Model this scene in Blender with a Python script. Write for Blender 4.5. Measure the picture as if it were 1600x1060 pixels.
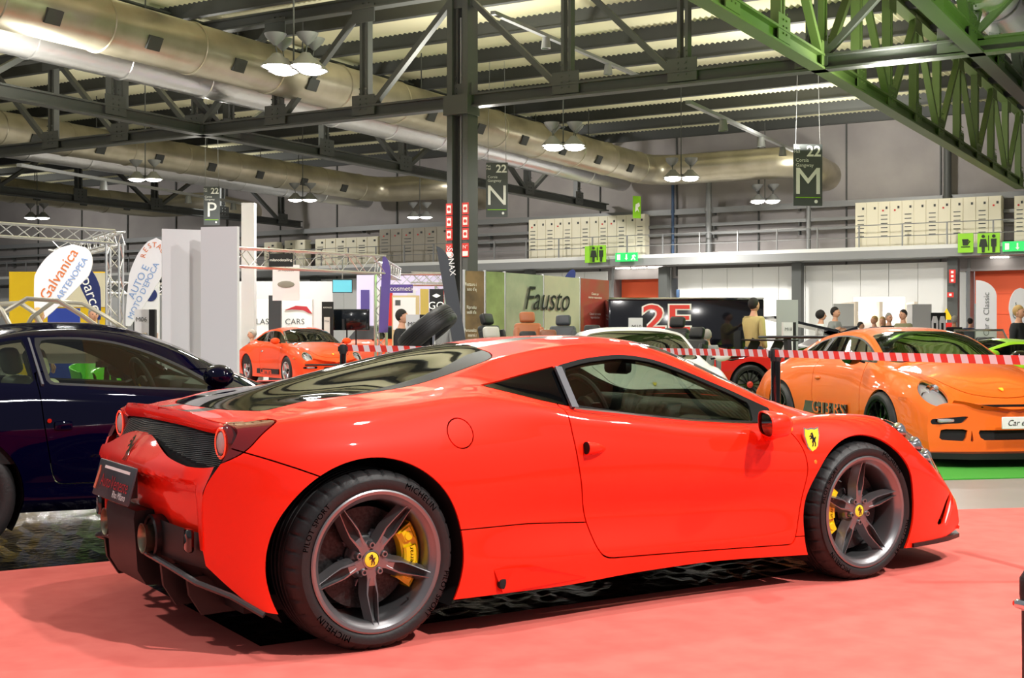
import bpy, bmesh, math, random
import numpy as np
from mathutils import Vector, Matrix
PI = math.pi
for o in list(bpy.data.objects): bpy.data.objects.remove(o)
SC = bpy.context.scene
COL = SC.collection
# ---------------------------------------------------------------- camera, world, lights, exposure
YAW = math.radians(32.423)
CAM = np.array([-2.200, -5.372, 1.199])
FWD = np.array([math.sin(YAW), math.cos(YAW), 0.0]); RGT = np.array([math.cos(YAW), -math.sin(YAW), 0.0])
F_PX = 2028.2
cd = bpy.data.cameras.new('camera'); cam = bpy.data.objects.new('camera', cd); COL.objects.link(cam)
cam.location = CAM; cam.rotation_euler = (PI/2 - math.radians(0.144), math.radians(-0.0), -YAW)
cd.sensor_width = 36.0; cd.lens = 36.0 * F_PX / 1600.0; cd.clip_end = 300; cd.clip_start = 0.1
SC.camera = cam
SC.view_settings.view_transform = 'Standard'; SC.view_settings.look = 'None'
SC.view_settings.gamma = 1.0; SC.view_settings.use_curve_mapping = False
SC.view_settings.exposure = 0.0
W = bpy.data.worlds.new('hall_air'); SC.world = W; W.use_nodes = True
W.node_tree.nodes['Background'].inputs[0].default_value = (0.95, 0.96, 1.0, 1)
W.node_tree.nodes['Background'].inputs[1].default_value = 0.28

def lamp(loc, power, size=0.5, color=(1.0, 0.97, 0.92), target=None, kind='AREA', spot=None):
    l = bpy.data.lights.new('hall_light', kind); l.energy = power; l.color = color
    if kind == 'AREA': l.shape = 'DISK'; l.size = size
    else: l.shadow_soft_size = size
    if spot: l.spot_size = math.radians(spot); l.spot_blend = 0.6
    o = bpy.data.objects.new('hall_light', l); COL.objects.link(o); o.location = loc
    if target is not None:
        o.rotation_euler = (Vector(target) - Vector(loc)).to_track_quat('-Z', 'Y').to_euler()
    return o
# halide lamps hung from the roof over this stand and over the neighbouring aisles
lamp((2.15, -6.3, 7.0), 820, 0.25, target=(1.6, -1.0, 0.4))
lamp((2.4, -1.2, 7.5), 260, 0.4, target=(2.0, -0.6, 0))
lamp((7.5, -4.0, 7.5), 480, 0.4, target=(3.5, -1, 0))
lamp((-5.5, 4.0, 7.5), 420, 0.4, target=(-4, 2.5, 0))
for (lx, ly, pw) in ((5.2, 7.6, 260), (14, 9, 260), (2, 13, 320), (10, 16, 380), (19, 13, 380), (5, 24, 480), (-5, 16, 380),
                 (11, 26.5, 520), (22, 25.5, 560), (12, 35, 850), (24, 33, 850), (36, 24, 850), (0, 33, 800), (34, 38, 850), (46, 30, 850), (20, 46, 850)):
    lamp((lx, ly, 6.4), pw, 0.6, target=(lx, ly, 0))
for (lx, ly) in ((11.5, 72), (19, 57), (26.5, 43), (34, 29), (40, 17)):      # added unseen lights that brighten the back wall
    lamp((lx, ly, 8.4), 330, 0.8, target=(lx+7, ly+3.6, 7.2))
# the same fixtures throw part of their light up to the roof
for (lx, ly, pw) in ((7, 8, 420), (2, 15, 420), (10, 17, 420), (20, 14, 420), (5, 26, 420), (-5, 18, 420), (16, 25, 420), (26, 23, 420), (12, 36, 420), (0, 34, 420), (14, 9, 420), (34, 30, 420)):
    lamp((lx, ly, 6.9), pw, 0.8, color=(1.0, .97, .86), target=(lx, ly, 20))
lamp((19.5, 8.5, 4.5), 500, 0.4, color=(.45, 1.0, .12), target=(17, 11, 8), spot=None)

# ---------------------------------------------------------------- helpers
def L(h):
    h = h.lstrip('#'); c = [int(h[i:i+2], 16)/255 for i in (0, 2, 4)]
    return tuple(x/12.92 if x <= 0.04045 else ((x+0.055)/1.055)**2.4 for x in c) + (1.0,)
def mat(name, col, rough=0.5, metal=0.0, coat=0.0, emit=0.0, spec=0.5, noise=None, bump=None, ior=None, bscale=30, wave=None):
    m = bpy.data.materials.new(name); m.use_nodes = True; nt = m.node_tree; b = nt.nodes['Principled BSDF']
    c = L(col) if isinstance(col, str) else tuple(col) + ((1.0,) if len(col) == 3 else ())
    b.inputs['Base Color'].default_value = c; b.inputs['Roughness'].default_value = rough; b.inputs['Metallic'].default_value = metal
    b.inputs['Coat Weight'].default_value = coat; b.inputs['Coat Roughness'].default_value = 0.03
    b.inputs['Specular IOR Level'].default_value = spec
    if emit: b.inputs['Emission Color'].default_value = c; b.inputs['Emission Strength'].default_value = emit
    if noise or bump:
        tc = nt.nodes.new('ShaderNodeTexCoord'); nz = nt.nodes.new('ShaderNodeTexNoise'); nz.inputs['Scale'].default_value = bscale
        nz.inputs['Detail'].default_value = 5
        nt.links.new(tc.outputs['Object'], nz.inputs['Vector'])
        if noise:
            c2 = L(noise); mx = nt.nodes.new('ShaderNodeMix'); mx.data_type = 'RGBA'
            rp = nt.nodes.new('ShaderNodeMapRange'); rp.inputs[1].default_value = 0.35; rp.inputs[2].default_value = 0.65
            nt.links.new(nz.outputs['Fac'], rp.inputs[0]); nt.links.new(rp.outputs[0], mx.inputs[0])
            mx.inputs[6].default_value = c; mx.inputs[7].default_value = c2; nt.links.new(mx.outputs[2], b.inputs['Base Color'])
        if bump:
            bp = nt.nodes.new('ShaderNodeBump'); bp.inputs['Strength'].default_value = bump; bp.inputs['Distance'].default_value = 0.01
            nt.links.new(nz.outputs['Fac'], bp.inputs['Height']); nt.links.new(bp.outputs[0], b.inputs['Normal'])
    return m
def glass(name, tint, refl=1.0, rough=0.0):
    m = bpy.data.materials.new(name); m.use_nodes = True; nt = m.node_tree; nt.nodes.clear()
    out = nt.nodes.new('ShaderNodeOutputMaterial'); mx = nt.nodes.new('ShaderNodeMixShader'); tr = nt.nodes.new('ShaderNodeBsdfTransparent')
    gl = nt.nodes.new('ShaderNodeBsdfGlossy'); lw = nt.nodes.new('ShaderNodeLayerWeight'); pw = nt.nodes.new('ShaderNodeMath'); pw.operation = 'POWER'; pw.inputs[1].default_value = 4.0; fr = nt.nodes.new('ShaderNodeMath'); fr.operation = 'MULTIPLY_ADD'; fr.inputs[1].default_value = 0.85; fr.inputs[2].default_value = 0.045; lw.inputs[0].default_value = 0.5; nt.links.new(lw.outputs['Facing'], pw.inputs[0]); nt.links.new(pw.outputs[0], fr.inputs[0])
    tr.inputs[0].default_value = L(tint); gl.inputs['Roughness'].default_value = rough
    gl.inputs[0].default_value = (refl, refl, refl, 1)
    nt.links.new(fr.outputs[0], mx.inputs[0]); nt.links.new(tr.outputs[0], mx.inputs[1]); nt.links.new(gl.outputs[0], mx.inputs[2])
    nt.links.new(mx.outputs[0], out.inputs[0]); return m
MATS = {}
def link(name, me, m, parent=None, loc=None):
    o = bpy.data.objects.new(name, me); COL.objects.link(o)
    for x in (m if isinstance(m, (list, tuple)) else [m]): me.materials.append(x)
    if parent: o.parent = parent
    if loc is not None: o.location = loc
    return o
def tag(o, label=None, cat=None, group=None, kind=None):
    if label: o['label'] = label
    if cat: o['category'] = cat
    if group: o['group'] = group
    if kind: o['kind'] = kind
    return o
def thing(name, label, cat, loc=(0, 0, 0), rz=0.0, group=None):
    o = bpy.data.objects.new(name, None); COL.objects.link(o); o.empty_display_size = 0.1
    o.location = loc; o.rotation_euler = (0, 0, rz); return tag(o, label, cat, group)
def gp(px, d, z=0.0):
    "ground point seen in column px at depth d (metres straight ahead of the camera)"
    p = CAM + FWD*d + RGT*((px-800)/F_PX*d); return (float(p[0]), float(p[1]), z)
def zz(py, d): return 1.199 - (py-525.0)/F_PX*d
def cf(R, F, z=0.0):
    p = CAM + FWD*F + RGT*R; return (float(p[0]), float(p[1]), z)
def copy_tree(o, parent=None, label=None):
    c = o.copy(); COL.objects.link(c)
    if parent: c.parent = parent
    if label: c['label'] = label
    for ch in list(o.children): copy_tree(ch, c)
    return c
class MB:
    def __init__(s): s.v = []; s.f = []; s.m = []
    def add(s, vs, fs, mi=0):
        n = len(s.v); s.v += [tuple(map(float, v)) for v in vs]; s.f += [tuple(i+n for i in f) for f in fs]; s.m += [mi]*len(fs); return s
    def box(s, c, d, rz=0.0, mi=0, R=None, taper=1.0):
        hx, hy, hz = d[0]/2, d[1]/2, d[2]/2; P = []
        for z in (-1, 1):
            t = taper if z > 0 else 1.0
            for x, y in ((-1, -1), (1, -1), (1, 1), (-1, 1)): P.append(Vector((x*hx*t, y*hy*t, z*hz)))
        M = R if R else Matrix.Rotation(rz, 3, 'Z')
        P = [M @ p + Vector(c) for p in P]
        return s.add(P, [(3, 2, 1, 0), (4, 5, 6, 7), (0, 1, 5, 4), (1, 2, 6, 5), (2, 3, 7, 6), (3, 0, 4, 7)], mi)
    def rbox(s, c, d, r=0.02, seg=2, rz=0.0, mi=0, R=None):
        bm = bmesh.new(); bmesh.ops.create_cube(bm, size=1.0)
        for v in bm.verts: v.co = Vector((v.co.x*d[0], v.co.y*d[1], v.co.z*d[2]))
        bmesh.ops.bevel(bm, geom=list(bm.edges), offset=r, segments=seg, affect='EDGES', profile=0.5)
        M = R if R else Matrix.Rotation(rz, 3, 'Z'); bm.verts.index_update()
        s.add([M @ v.co + Vector(c) for v in bm.verts], [tuple(v.index for v in f.verts) for f in bm.faces], mi); bm.free(); return s
    def bar(s, p0, p1, w, h=None, mi=0, up=(0, 0, 1)):
        p0, p1 = Vector(p0), Vector(p1); h = h or w; d = (p1-p0); u = Vector(up)
        sd = d.cross(u)
        if sd.length < 1e-6: sd = d.cross(Vector((1, 0, 0)))
        sd.normalize(); n = sd.cross(d).normalized()
        P = [p + sd*a*w/2 + n*b*h/2 for p in (p0, p1) for a, b in ((-1, -1), (1, -1), (1, 1), (-1, 1))]
        return s.add(P, [(3, 2, 1, 0), (4, 5, 6, 7), (0, 1, 5, 4), (1, 2, 6, 5), (2, 3, 7, 6), (3, 0, 4, 7)], mi)
    def tube(s, path, r, n=8, mi=0, caps=True):
        path = [Vector(p) for p in path]; rs = r if isinstance(r, (list, tuple)) else [r]*len(path); rings = []; ref = None
        for i, p in enumerate(path):
            d = (path[min(i+1, len(path)-1)] - path[max(i-1, 0)]).normalized()
            if ref is None:
                ref = d.cross(Vector((0, 0, 1)));
                if ref.length < 1e-3: ref = d.cross(Vector((1, 0, 0)))
            ref = (ref - d*ref.dot(d)).normalized(); b = d.cross(ref)
            rings.append([p + (ref*math.cos(2*PI*k/n) + b*math.sin(2*PI*k/n))*rs[i] for k in range(n)])
        vs = [q for R_ in rings for q in R_]; fs = []
        for i in range(len(rings)-1):
            for k in range(n): fs.append((i*n+k, i*n+(k+1) % n, (i+1)*n+(k+1) % n, (i+1)*n+k))
        if caps: fs += [tuple(range(n-1, -1, -1)), tuple(range((len(rings)-1)*n, len(rings)*n))]
        return s.add(vs, fs, mi)
    def lathe(s, prof, n=32, axis='z', c=(0, 0, 0), mi=0, a0=0.0, a1=2*PI):
        full = abs(a1-a0-2*PI) < 1e-6; N = n if full else n+1; vs = []
        for k in range(N):
            a = a0+(a1-a0)*k/n; ca, sa = math.cos(a), math.sin(a)
            for r, h in prof:
                p = (r*ca, r*sa, h) if axis == 'z' else ((r*ca, h, r*sa) if axis == 'y' else (h, r*ca, r*sa))
                vs.append((p[0]+c[0], p[1]+c[1], p[2]+c[2]))
        m = len(prof); fs = []
        for k in range(n):
            k2 = (k+1) % N
            for j in range(m-1):
                q = (k*m+j, k2*m+j, k2*m+j+1, k*m+j+1); fs.append(q[::-1] if axis == 'y' else q)
        return s.add(vs, fs, mi)
    def prism(s, poly, t0, t1, plane='xz', mi=0):
        n = len(poly)
        def P(a, b, t): return (a, t, b) if plane == 'xz' else ((a, b, t) if plane == 'xy' else (t, a, b))
        vs = [P(a, b, t0) for a, b in poly] + [P(a, b, t1) for a, b in poly]
        fs = [tuple(range(n)), tuple(range(2*n-1, n-1, -1))] + [(i, i+n, (i+1) % n+n, (i+1) % n) for i in range(n)]
        return s.add(vs, fs, mi)
    def ball(s, c, r, n=12, m=8, mi=0, sc=(1, 1, 1)):
        pr = []; vs = []; fs = []
        for j in range(m+1):
            t = PI*j/m
            for k in range(n):
                a = 2*PI*k/n; vs.append((c[0]+r*sc[0]*math.sin(t)*math.cos(a), c[1]+r*sc[1]*math.sin(t)*math.sin(a), c[2]+r*sc[2]*math.cos(t)))
        for j in range(m):
            for k in range(n): fs.append((j*n+k, (j+1)*n+k, (j+1)*n+(k+1) % n, j*n+(k+1) % n))
        return s.add(vs, fs, mi)
    def xf(s, M, start=0):
        for i in range(start, len(s.v)): s.v[i] = tuple(M @ Vector(s.v[i]))
        return s
    def build(s, name, m, parent=None, smooth=40, loc=None, fix=True):
        me = bpy.data.meshes.new(name); me.from_pydata(s.v, [], s.f)
        bm = bmesh.new(); bm.from_mesh(me)
        bm.faces.ensure_lookup_table()
        for i, f in enumerate(bm.faces): f.material_index = s.m[i]
        bmesh.ops.remove_doubles(bm, verts=bm.verts, dist=1e-5)
        if fix: bmesh.ops.recalc_face_normals(bm, faces=bm.faces)
        bm.to_mesh(me); bm.free()
        if smooth: me.shade_smooth(); me.set_sharp_from_angle(angle=math.radians(smooth))
        return link(name, me, m, parent, loc)
def text_mesh(txt, size, extrude=0.0, align='CENTER', shear=0.0, bold=0.0, spacing=1.0, line=1.0):
    cu = bpy.data.curves.new('lettering', 'FONT'); cu.body = txt; cu.size = size; cu.extrude = extrude; cu.align_x = align; cu.align_y = 'CENTER'
    cu.shear = shear; cu.offset = bold; cu.space_character = spacing; cu.space_line = line; cu.resolution_u = 3
    o = bpy.data.objects.new('lettering', cu); COL.objects.link(o)
    me = bpy.data.meshes.new_from_object(o.evaluated_get(bpy.context.evaluated_depsgraph_get()))
    bpy.data.objects.remove(o); me.name = 'lettering'; me.materials.clear(); return me
def text(txt, size, loc, m, parent, rz=0.0, name='lettering', tilt=PI/2, roll=0.0, sx=1.0, **k):
    me = text_mesh(txt, size, **k); o = link(name, me, m, parent, loc)
    o.rotation_mode = 'XYZ'
    o.matrix_basis = Matrix.Translation(loc) @ Matrix.Rotation(rz, 4, 'Z') @ Matrix.Rotation(tilt, 4, 'X') @ Matrix.Rotation(roll, 4, 'Z') @ Matrix.Scale(sx, 4, (1, 0, 0))
    return o
# ---------------------------------------------------------------- car body surfaces: lofted from feature lines, then cut into panels
def pchip(x, y, q):
    x = np.asarray(x, float); y = np.asarray(y, float); h = np.diff(x); d = np.diff(y)/h; m = np.zeros_like(y)
    for i in range(1, len(x)-1):
        if d[i-1]*d[i] > 0:
            w1 = 2*h[i]+h[i-1]; w2 = h[i]+2*h[i-1]; m[i] = (w1+w2)/(w1/d[i-1]+w2/d[i])
    m[0], m[-1] = d[0], d[-1]
    q = np.asarray(q, float); i = np.clip(np.searchsorted(x, q)-1, 0, len(h)-1); t = (q-x[i])/h[i]
    r = (2*t**3-3*t**2+1)*y[i]+(t**3-2*t**2+t)*h[i]*m[i]+(-2*t**3+3*t**2)*y[i+1]+(t**3-t**2)*h[i]*m[i+1]
    r = np.where(q < x[0], y[0]+(q-x[0])*m[0], r); return np.where(q > x[-1], y[-1]+(q-x[-1])*m[-1], r)
def smooth_curve(x, y, q, sig):
    "monotone spline, then a small gaussian so that reflections flow"
    if sig <= 0: return pchip(x, y, q)
    o = np.linspace(-2.5, 2.5, 21); w = np.exp(-o*o/2); w /= w.sum()
    return sum(wi*pchip(x, y, np.asarray(q)+oi*sig) for oi, wi in zip(o, w))
class Surf:
    def __init__(s, V, N, F): s.V, s.N, s.F = V, N, F
    def clip(s, f):
        "split by the sign of f (one value per vertex): returns (f<0 part, f>0 part)"
        f = np.where(np.abs(f) < 1e-6, 1e-6, f); V = list(s.V); N = list(s.N); cache = {}; A = []; B = []
        neg = f < 0; ng = neg.tolist()
        def cut(i, j):
            k = (i, j) if i < j else (j, i)
            if k not in cache:
                t = f[i]/(f[i]-f[j]); cache[k] = len(V); V.append(s.V[i]+(s.V[j]-s.V[i])*t)
                n = s.N[i]+(s.N[j]-s.N[i])*t; N.append(n/(np.linalg.norm(n)+1e-12))
            return cache[k]
        for F in s.F:
            k = sum(ng[i] for i in F)
            if k == len(F): A.append(F)
            elif k == 0: B.append(F)
            else:
                a = []; b = []
                for q in range(len(F)):
                    i, j = F[q], F[(q+1) % len(F)]
                    (a if ng[i] else b).append(i)
                    if ng[i] != ng[j]: c = cut(i, j); a.append(c); b.append(c)
                if len(a) > 2: A.append(tuple(a))
                if len(b) > 2: B.append(tuple(b))
        V = np.array(V); N = np.array(N)
        return Surf(V, N, A).pack(), Surf(V, N, B).pack()
    def pack(s):
        if not s.F: return Surf(np.zeros((0, 3)), np.zeros((0, 3)), [])
        u = np.unique(np.concatenate([np.array(f) for f in s.F])); mp = np.zeros(len(s.V), int); mp[u] = np.arange(len(u)); mp = mp.tolist()
        return Surf(s.V[u], s.N[u], [tuple(mp[i] for i in f) for f in s.F])
    def both(s, o):
        n = len(s.V); return Surf(np.vstack([s.V, o.V]), np.vstack([s.N, o.N]), s.F+[tuple(i+n for i in f) for f in o.F])
    def build(s, name, m, parent, flange=0.02, off=0.0):
        if not s.F: return None
        yy = s.V[:, 1]
        if yy.min() < -.02 and yy.max() > .02 and np.abs(yy).min() > .02:      # a left and a right piece: one object each
            sg = yy < 0; A = Surf(s.V, s.N, [f for f in s.F if sg[f[0]]]).pack(); B = Surf(s.V, s.N, [f for f in s.F if not sg[f[0]]]).pack()
            A.build(name, m, parent, flange, off); return B.build(name, m, parent, flange, off)
        V = s.V + s.N*off; ed = {}
        for F in s.F:
            for q in range(len(F)):
                i, j = F[q], F[(q+1) % len(F)]; ed[(i, j)] = 1
        vs = V.tolist(); fs = list(s.F); nrm = [s.N[i] for F in s.F for i in F]
        if flange:
            n0 = len(vs)
            bd = [(i, j) for (i, j) in ed if (j, i) not in ed]; mp = {}; In = V - s.N*flange
            for (i, j) in bd:
                a = len(vs); vs += [V[j].tolist(), V[i].tolist(), In[i].tolist(), In[j].tolist()]; fs.append((a, a+1, a+2, a+3))
                fn = np.cross(V[i]-V[j], In[i]-V[j]); fn = fn/(np.linalg.norm(fn)+1e-12); nrm += [fn]*4
        me = bpy.data.meshes.new(name); me.from_pydata(vs, [], fs); me.shade_smooth()
        if len(nrm) == len(me.loops): me.normals_split_custom_set([tuple(n) for n in nrm])
        return link(name, me, m, parent)
def loft(feats, t0, t1, nu, segs, sharp=(), blend=0.3, sig=0.05, grid=False):
    """feats: list of dict(k=[(x,w,z)...], r=rear end x, f=front end x). Every ring runs from the centre line (w=0) down to the sill."""
    t = np.linspace(t0, t1, nu); a, b = t0+blend, t1-blend; R = []
    for ft in feats:
        k = np.array(ft['k'], float); xr, xf = ft.get('r', t0), ft.get('f', t1)
        x = np.where(t < a, a+(t-a)/(t0-a)*(xr-a), np.where(t > b, b+(t-b)/(t1-b)*(xf-b), t))
        sg = ft.get('s', sig)
        R.append(np.stack([x, smooth_curve(k[:, 0], k[:, 1], x, sg), smooth_curve(k[:, 0], k[:, 2], x, sg)], 1))
    P = np.stack(R, 1); K = P.shape[1]                     # nu,K,3
    P[:, 0, 1] = 0
    mir = P[:, 1:2].copy(); mir[:, :, 1] *= -1
    Q = np.concatenate([mir, P], 1)                          # virtual neighbour across the centre
    h = np.maximum(np.linalg.norm(np.diff(Q, axis=1), axis=2), 1e-4)[..., None]; d = np.diff(Q, axis=1)/h
    out = [];
    for k in range(K-1):
        i = k+1
        def tang(j, side):                                   # j index in Q
            if j == len(Q[0])-1: return d[:, j-1]
            if (j-1) in sharp: return d[:, j] if side == 'out' else d[:, j-1]
            w0, w1 = h[:, j-1], h[:, j]
            return (d[:, j-1]*w1+d[:, j]*w0)/(w0+w1)
        H = h[:, i]; m0 = tang(i, 'out')*H; m1 = tang(i+1, 'in')*H; n = segs[k]
        for q in range(n):
            s = q/n; out.append((2*s**3-3*s*s+1)*Q[:, i]+(s**3-2*s*s+s)*m0+(-2*s**3+3*s*s)*Q[:, i+1]+(s**3-s*s)*m1)
    out.append(Q[:, -1]); G = np.stack(out, 1)              # nu,nv,3
    Lh = G[:, :0:-1].copy(); Rh = G.copy(); Rh[:, :, 1] *= -1
    G = np.concatenate([Lh, Rh], 1)                          # left sill -> centre -> right sill
    gu = np.gradient(G, axis=0); gv = np.gradient(G, axis=1)
    N = np.cross(gv, gu); N /= (np.linalg.norm(N, axis=2, keepdims=True)+1e-12)
    if N[nu//2, G.shape[1]//2, 2] < 0: N = -N; flip = True
    else: flip = False
    nv = G.shape[1]; F = []
    for i in range(nu-1):
        for j in range(nv-1):
            q = (i*nv+j, i*nv+j+1, (i+1)*nv+j+1, (i+1)*nv+j); F.append(q)
    v = G.reshape(-1, 3); n = N.reshape(-1, 3)
    f0 = F[(nu//2)*(nv-1)+nv//2]; fn = np.cross(v[f0[1]]-v[f0[0]], v[f0[2]]-v[f0[0]])
    if np.dot(fn, n[f0[0]]) < 0: F = [q[::-1] for q in F]
    s = Surf(v, n, F)
    return (s, G) if grid else s
def rpoly(pts, r=0.03, n=5):
    "polygon with rounded corners; a point may carry its own radius as third value"
    out = []; m = len(pts)
    for i in range(m):
        p = np.array(pts[i][:2], float); a = np.array(pts[i-1][:2], float); b = np.array(pts[(i+1) % m][:2], float); rr = pts[i][2] if len(pts[i]) > 2 else r
        da, db = a-p, b-p; la, lb = np.linalg.norm(da), np.linalg.norm(db); rr = min(rr, la*0.48, lb*0.48)
        if rr <= 1e-4: out.append(p); continue
        A = p+da/la*rr; B = p+db/lb*rr
        for q in range(n+1):
            s = q/n; out.append((1-s)**2*A+2*s*(1-s)*p+s*s*B)
    return np.array(out)
def sd(P, poly):
    "signed distance of points P (n,2) to a polygon; negative inside"
    a = np.asarray(poly, float); b = np.roll(a, -1, 0); best = np.full(len(P), 1e9); ins = np.zeros(len(P), bool)
    for p, q in zip(a, b):
        e = q-p; w = P-p; t = np.clip((w@e)/(e@e+1e-12), 0, 1); dd = w-np.outer(t, e); best = np.minimum(best, (dd*dd).sum(1))
        c = ((p[1] > P[:, 1]) != (q[1] > P[:, 1]))
        with np.errstate(divide='ignore', invalid='ignore'):
            xx = (q[0]-p[0])*(P[:, 1]-p[1])/(q[1]-p[1])+p[0]
        ins ^= c & (P[:, 0] < xx)
    d = np.sqrt(best); return np.where(ins, -d, d)
def line_d(P, pts):
    "distance to an open polyline"
    a = np.asarray(pts, float); best = np.full(len(P), 1e9)
    for p, q in zip(a[:-1], a[1:]):
        e = q-p; w = P-p; t = np.clip((w@e)/(e@e+1e-12), 0, 1); dd = w-np.outer(t, e); best = np.minimum(best, (dd*dd).sum(1))
    return np.sqrt(best)
XZ = lambda V: V[:, [0, 2]]
XY = lambda V: V[:, [0, 1]]
def cut_side(S, poly, gap=0.0, ymin=0.3, side=None):
    "panel whose outline is drawn in side view; returns (panel, rest)"
    g = sd(XZ(S.V), poly); g = np.where(np.abs(S.V[:, 1]) > ymin, g, 1.0)
    if side is not None: g = np.where(S.V[:, 1]*side > 0, g, 1.0)
    a, b = S.clip(g+gap)
    if gap:
        g = sd(XZ(b.V), poly); g = np.where(np.abs(b.V[:, 1]) > ymin, g, 1.0)
        if side is not None: g = np.where(b.V[:, 1]*side > 0, g, 1.0)
        _, b = b.clip(g-gap)
    return a, b
def cut_top(S, poly, gap=0.0, zmin=0.3):
    g = np.where(S.V[:, 2] > zmin, sd(XY(S.V), poly), 1.0); a, b = S.clip(g+gap)
    if gap: _, b = b.clip(np.where(b.V[:, 2] > zmin, sd(XY(b.V), poly), 1.0)-gap)
    return a, b
def sym(p):
    p = [tuple(q) for q in p]; return p+[(q[0], -q[1])+tuple(q[2:]) for q in reversed(p) if abs(q[1]) > 1e-6]
# ---------------------------------------------------------------- shared car materials
def paint(name, col, rough=0.5, noise=None): return mat(name, col, rough, 0.0, 0.75, spec=0.15)
M_red = paint('red_car_paint', (0.86, 0.017, 0.002), 0.5); M_black = mat('satin_black_plastic', '#0d0d0e', 0.45); M_gloss = mat('gloss_black', '#060607', 0.06, coat=1.0)
M_rubber = mat('tyre_rubber', '#161617', 0.55, bump=0.15, bscale=60); M_dark = mat('dark_liner', '#070708', 0.8)
M_rim = mat('graphite_alloy', '#8b8a8c', 0.32, 0.85); M_rimdark = mat('black_alloy', '#0a0a0b', 0.18, 0.3, coat=0.6); M_silver = mat('polished_alloy', '#d4d4d6', 0.2, 0.9)
M_chrome = mat('chrome', '#d9d9dc', 0.08, 1.0); M_disc = mat('ceramic_disc', '#3a3838', 0.4, 0.5, noise='#232222', bscale=90); M_yel = mat('yellow_caliper', '#e8c400', 0.35, coat=0.5)
M_yelbadge = mat('badge_yellow', '#f0d83a', 0.35); M_white = mat('white_paint_flat', '#e9e9e7', 0.5); M_leather = mat('black_leather', '#121213', 0.55, bump=0.2, bscale=120)
M_glass = glass('car_glass', '#b9c4b8'); M_tint = glass('tinted_car_glass', '#69745f'); M_glassdark = mat('privacy_glass', '#050607', 0.03, spec=.22); M_clear = glass('lamp_cover', '#f4f4f4')
M_carbon = mat('carbon_weave', '#0c0c0d', 0.5, spec=.2, noise='#1c1c1f', bscale=260); M_mesh = mat('black_mesh_grille', '#0b0b0c', 0.5, 0.2)
M_redlens = mat('red_lamp_lens', (0.13, 0.002, 0.003), 0.08, coat=1.0); M_lamp = mat('lamp_bowl', '#c4c8cc', .2, .35); M_amber = mat('amber_lens', '#e2741a', 0.15, coat=1.0)
M_exh = mat('exhaust_tip', '#8d8672', 0.3, 0.9); M_steelgrey = mat('grey_strip', '#6e7076', 0.35, 0.6)
M_redglow = mat('lit_red_lamp', (1.0, 0.05, 0.02), 0.3, emit=1.2)
M_rotor = mat('iron_disc', '#8c8a88', 0.35, 0.7)

def tyre_mb(R, w, rr, n=120, grooves=True):
    h = w/2; b = R-rr
    pr = [(rr-0.006, -h+0.03), (rr, -h+0.008), (rr+0.012, -h+0.001), (rr+b*0.3, -h-0.003), (rr+b*0.55, -h-0.001), (R-0.03, -h+0.008), (R-0.018, -h+0.018), (R-0.006, -h+0.038), (R-0.001, -h+0.06)]
    k = 4 if w > 0.2 else 2
    for i in range(1, k+1):
        y = -h+0.06+(w-0.12)*i/(k+1); pr += [(R, y-0.006), (R-0.007, y-0.005), (R-0.007, y+0.005), (R, y+0.006)]
    pr += [(R-0.001, h-0.06), (R-0.018, h-0.018), (R-0.03, h-0.008), (rr+b*0.5, h), (rr, h-0.008), (rr-0.006, h-0.03)]
    s = MB().lathe(pr, n, 'y')
    if grooves:
        m = len(pr)
        for a in range(0, n, 7):
            for j in (6, 7, 8):
                x, y, z = s.v[a*m+j]; q = 1-0.006/R; s.v[a*m+j] = (x*q, y, z*q)
    return s
def arc_block(r0, r1, y0, y1, a0, a1, n=10, rad=0.008):
    pr = [(r0, y0+rad), (r0+rad, y0), (r1-rad, y0), (r1, y0+rad), (r1, y1), (r0, y1), (r0, y0+rad)]
    return MB().lathe(pr, n, 'y', a0=a0, a1=a1)
HORSE = [(-.05, -.95), (.02, -.6), (-.1, -.35), (-.32, -.28), (-.3, -.62), (-.55, -.9), (-.38, -.9), (-.15, -.62), (-.18, -.42), (.12, -.3), (.2, -.6), (.1, -.95), (.25, -.95), (.34, -.58), (.3, -.15),
         (.48, -.12), (.62, .1), (.55, .35), (.42, .3), (.48, .12), (.36, .05), (.2, .15), (.1, .3), (-.05, .42), (-.2, .38), (-.52, .5), (-.6, .4), (-.3, .22), (-.55, .1), (-.5, .0), (-.2, .1), (-.12, .45), (-.05, .75), (-.28, .68), (-.32, .8), (-.02, 1.0), (.12, .95), (.2, .7), (.22, .4)]
HORSE = [(.05, 1.0), (-.08, .92), (-.3, .78), (-.26, .68), (-.06, .74), (-.1, .5), (-.35, .62), (-.58, .48), (-.52, .38), (-.36, .46), (-.2, .34), (-.5, .18), (-.44, .06), (-.3, .1), (-.1, .2), (0, -.02), (-.16, -.3), (-.02, -.5), (-.2, -.9), (-.02, -.9), (.12, -.48), (.08, -.28), (.26, -.3), (.4, -.52), (.3, -.92), (.48, -.9), (.56, -.5), (.44, -.2), (.48, .02), (.66, .2), (.6, .42), (.46, .3), (.4, .18), (.24, .3), (.2, .6)]
def horse_mb(sz): return MB().prism([(x*sz, z*sz) for x, z in HORSE], -0.002, 0.0)
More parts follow.
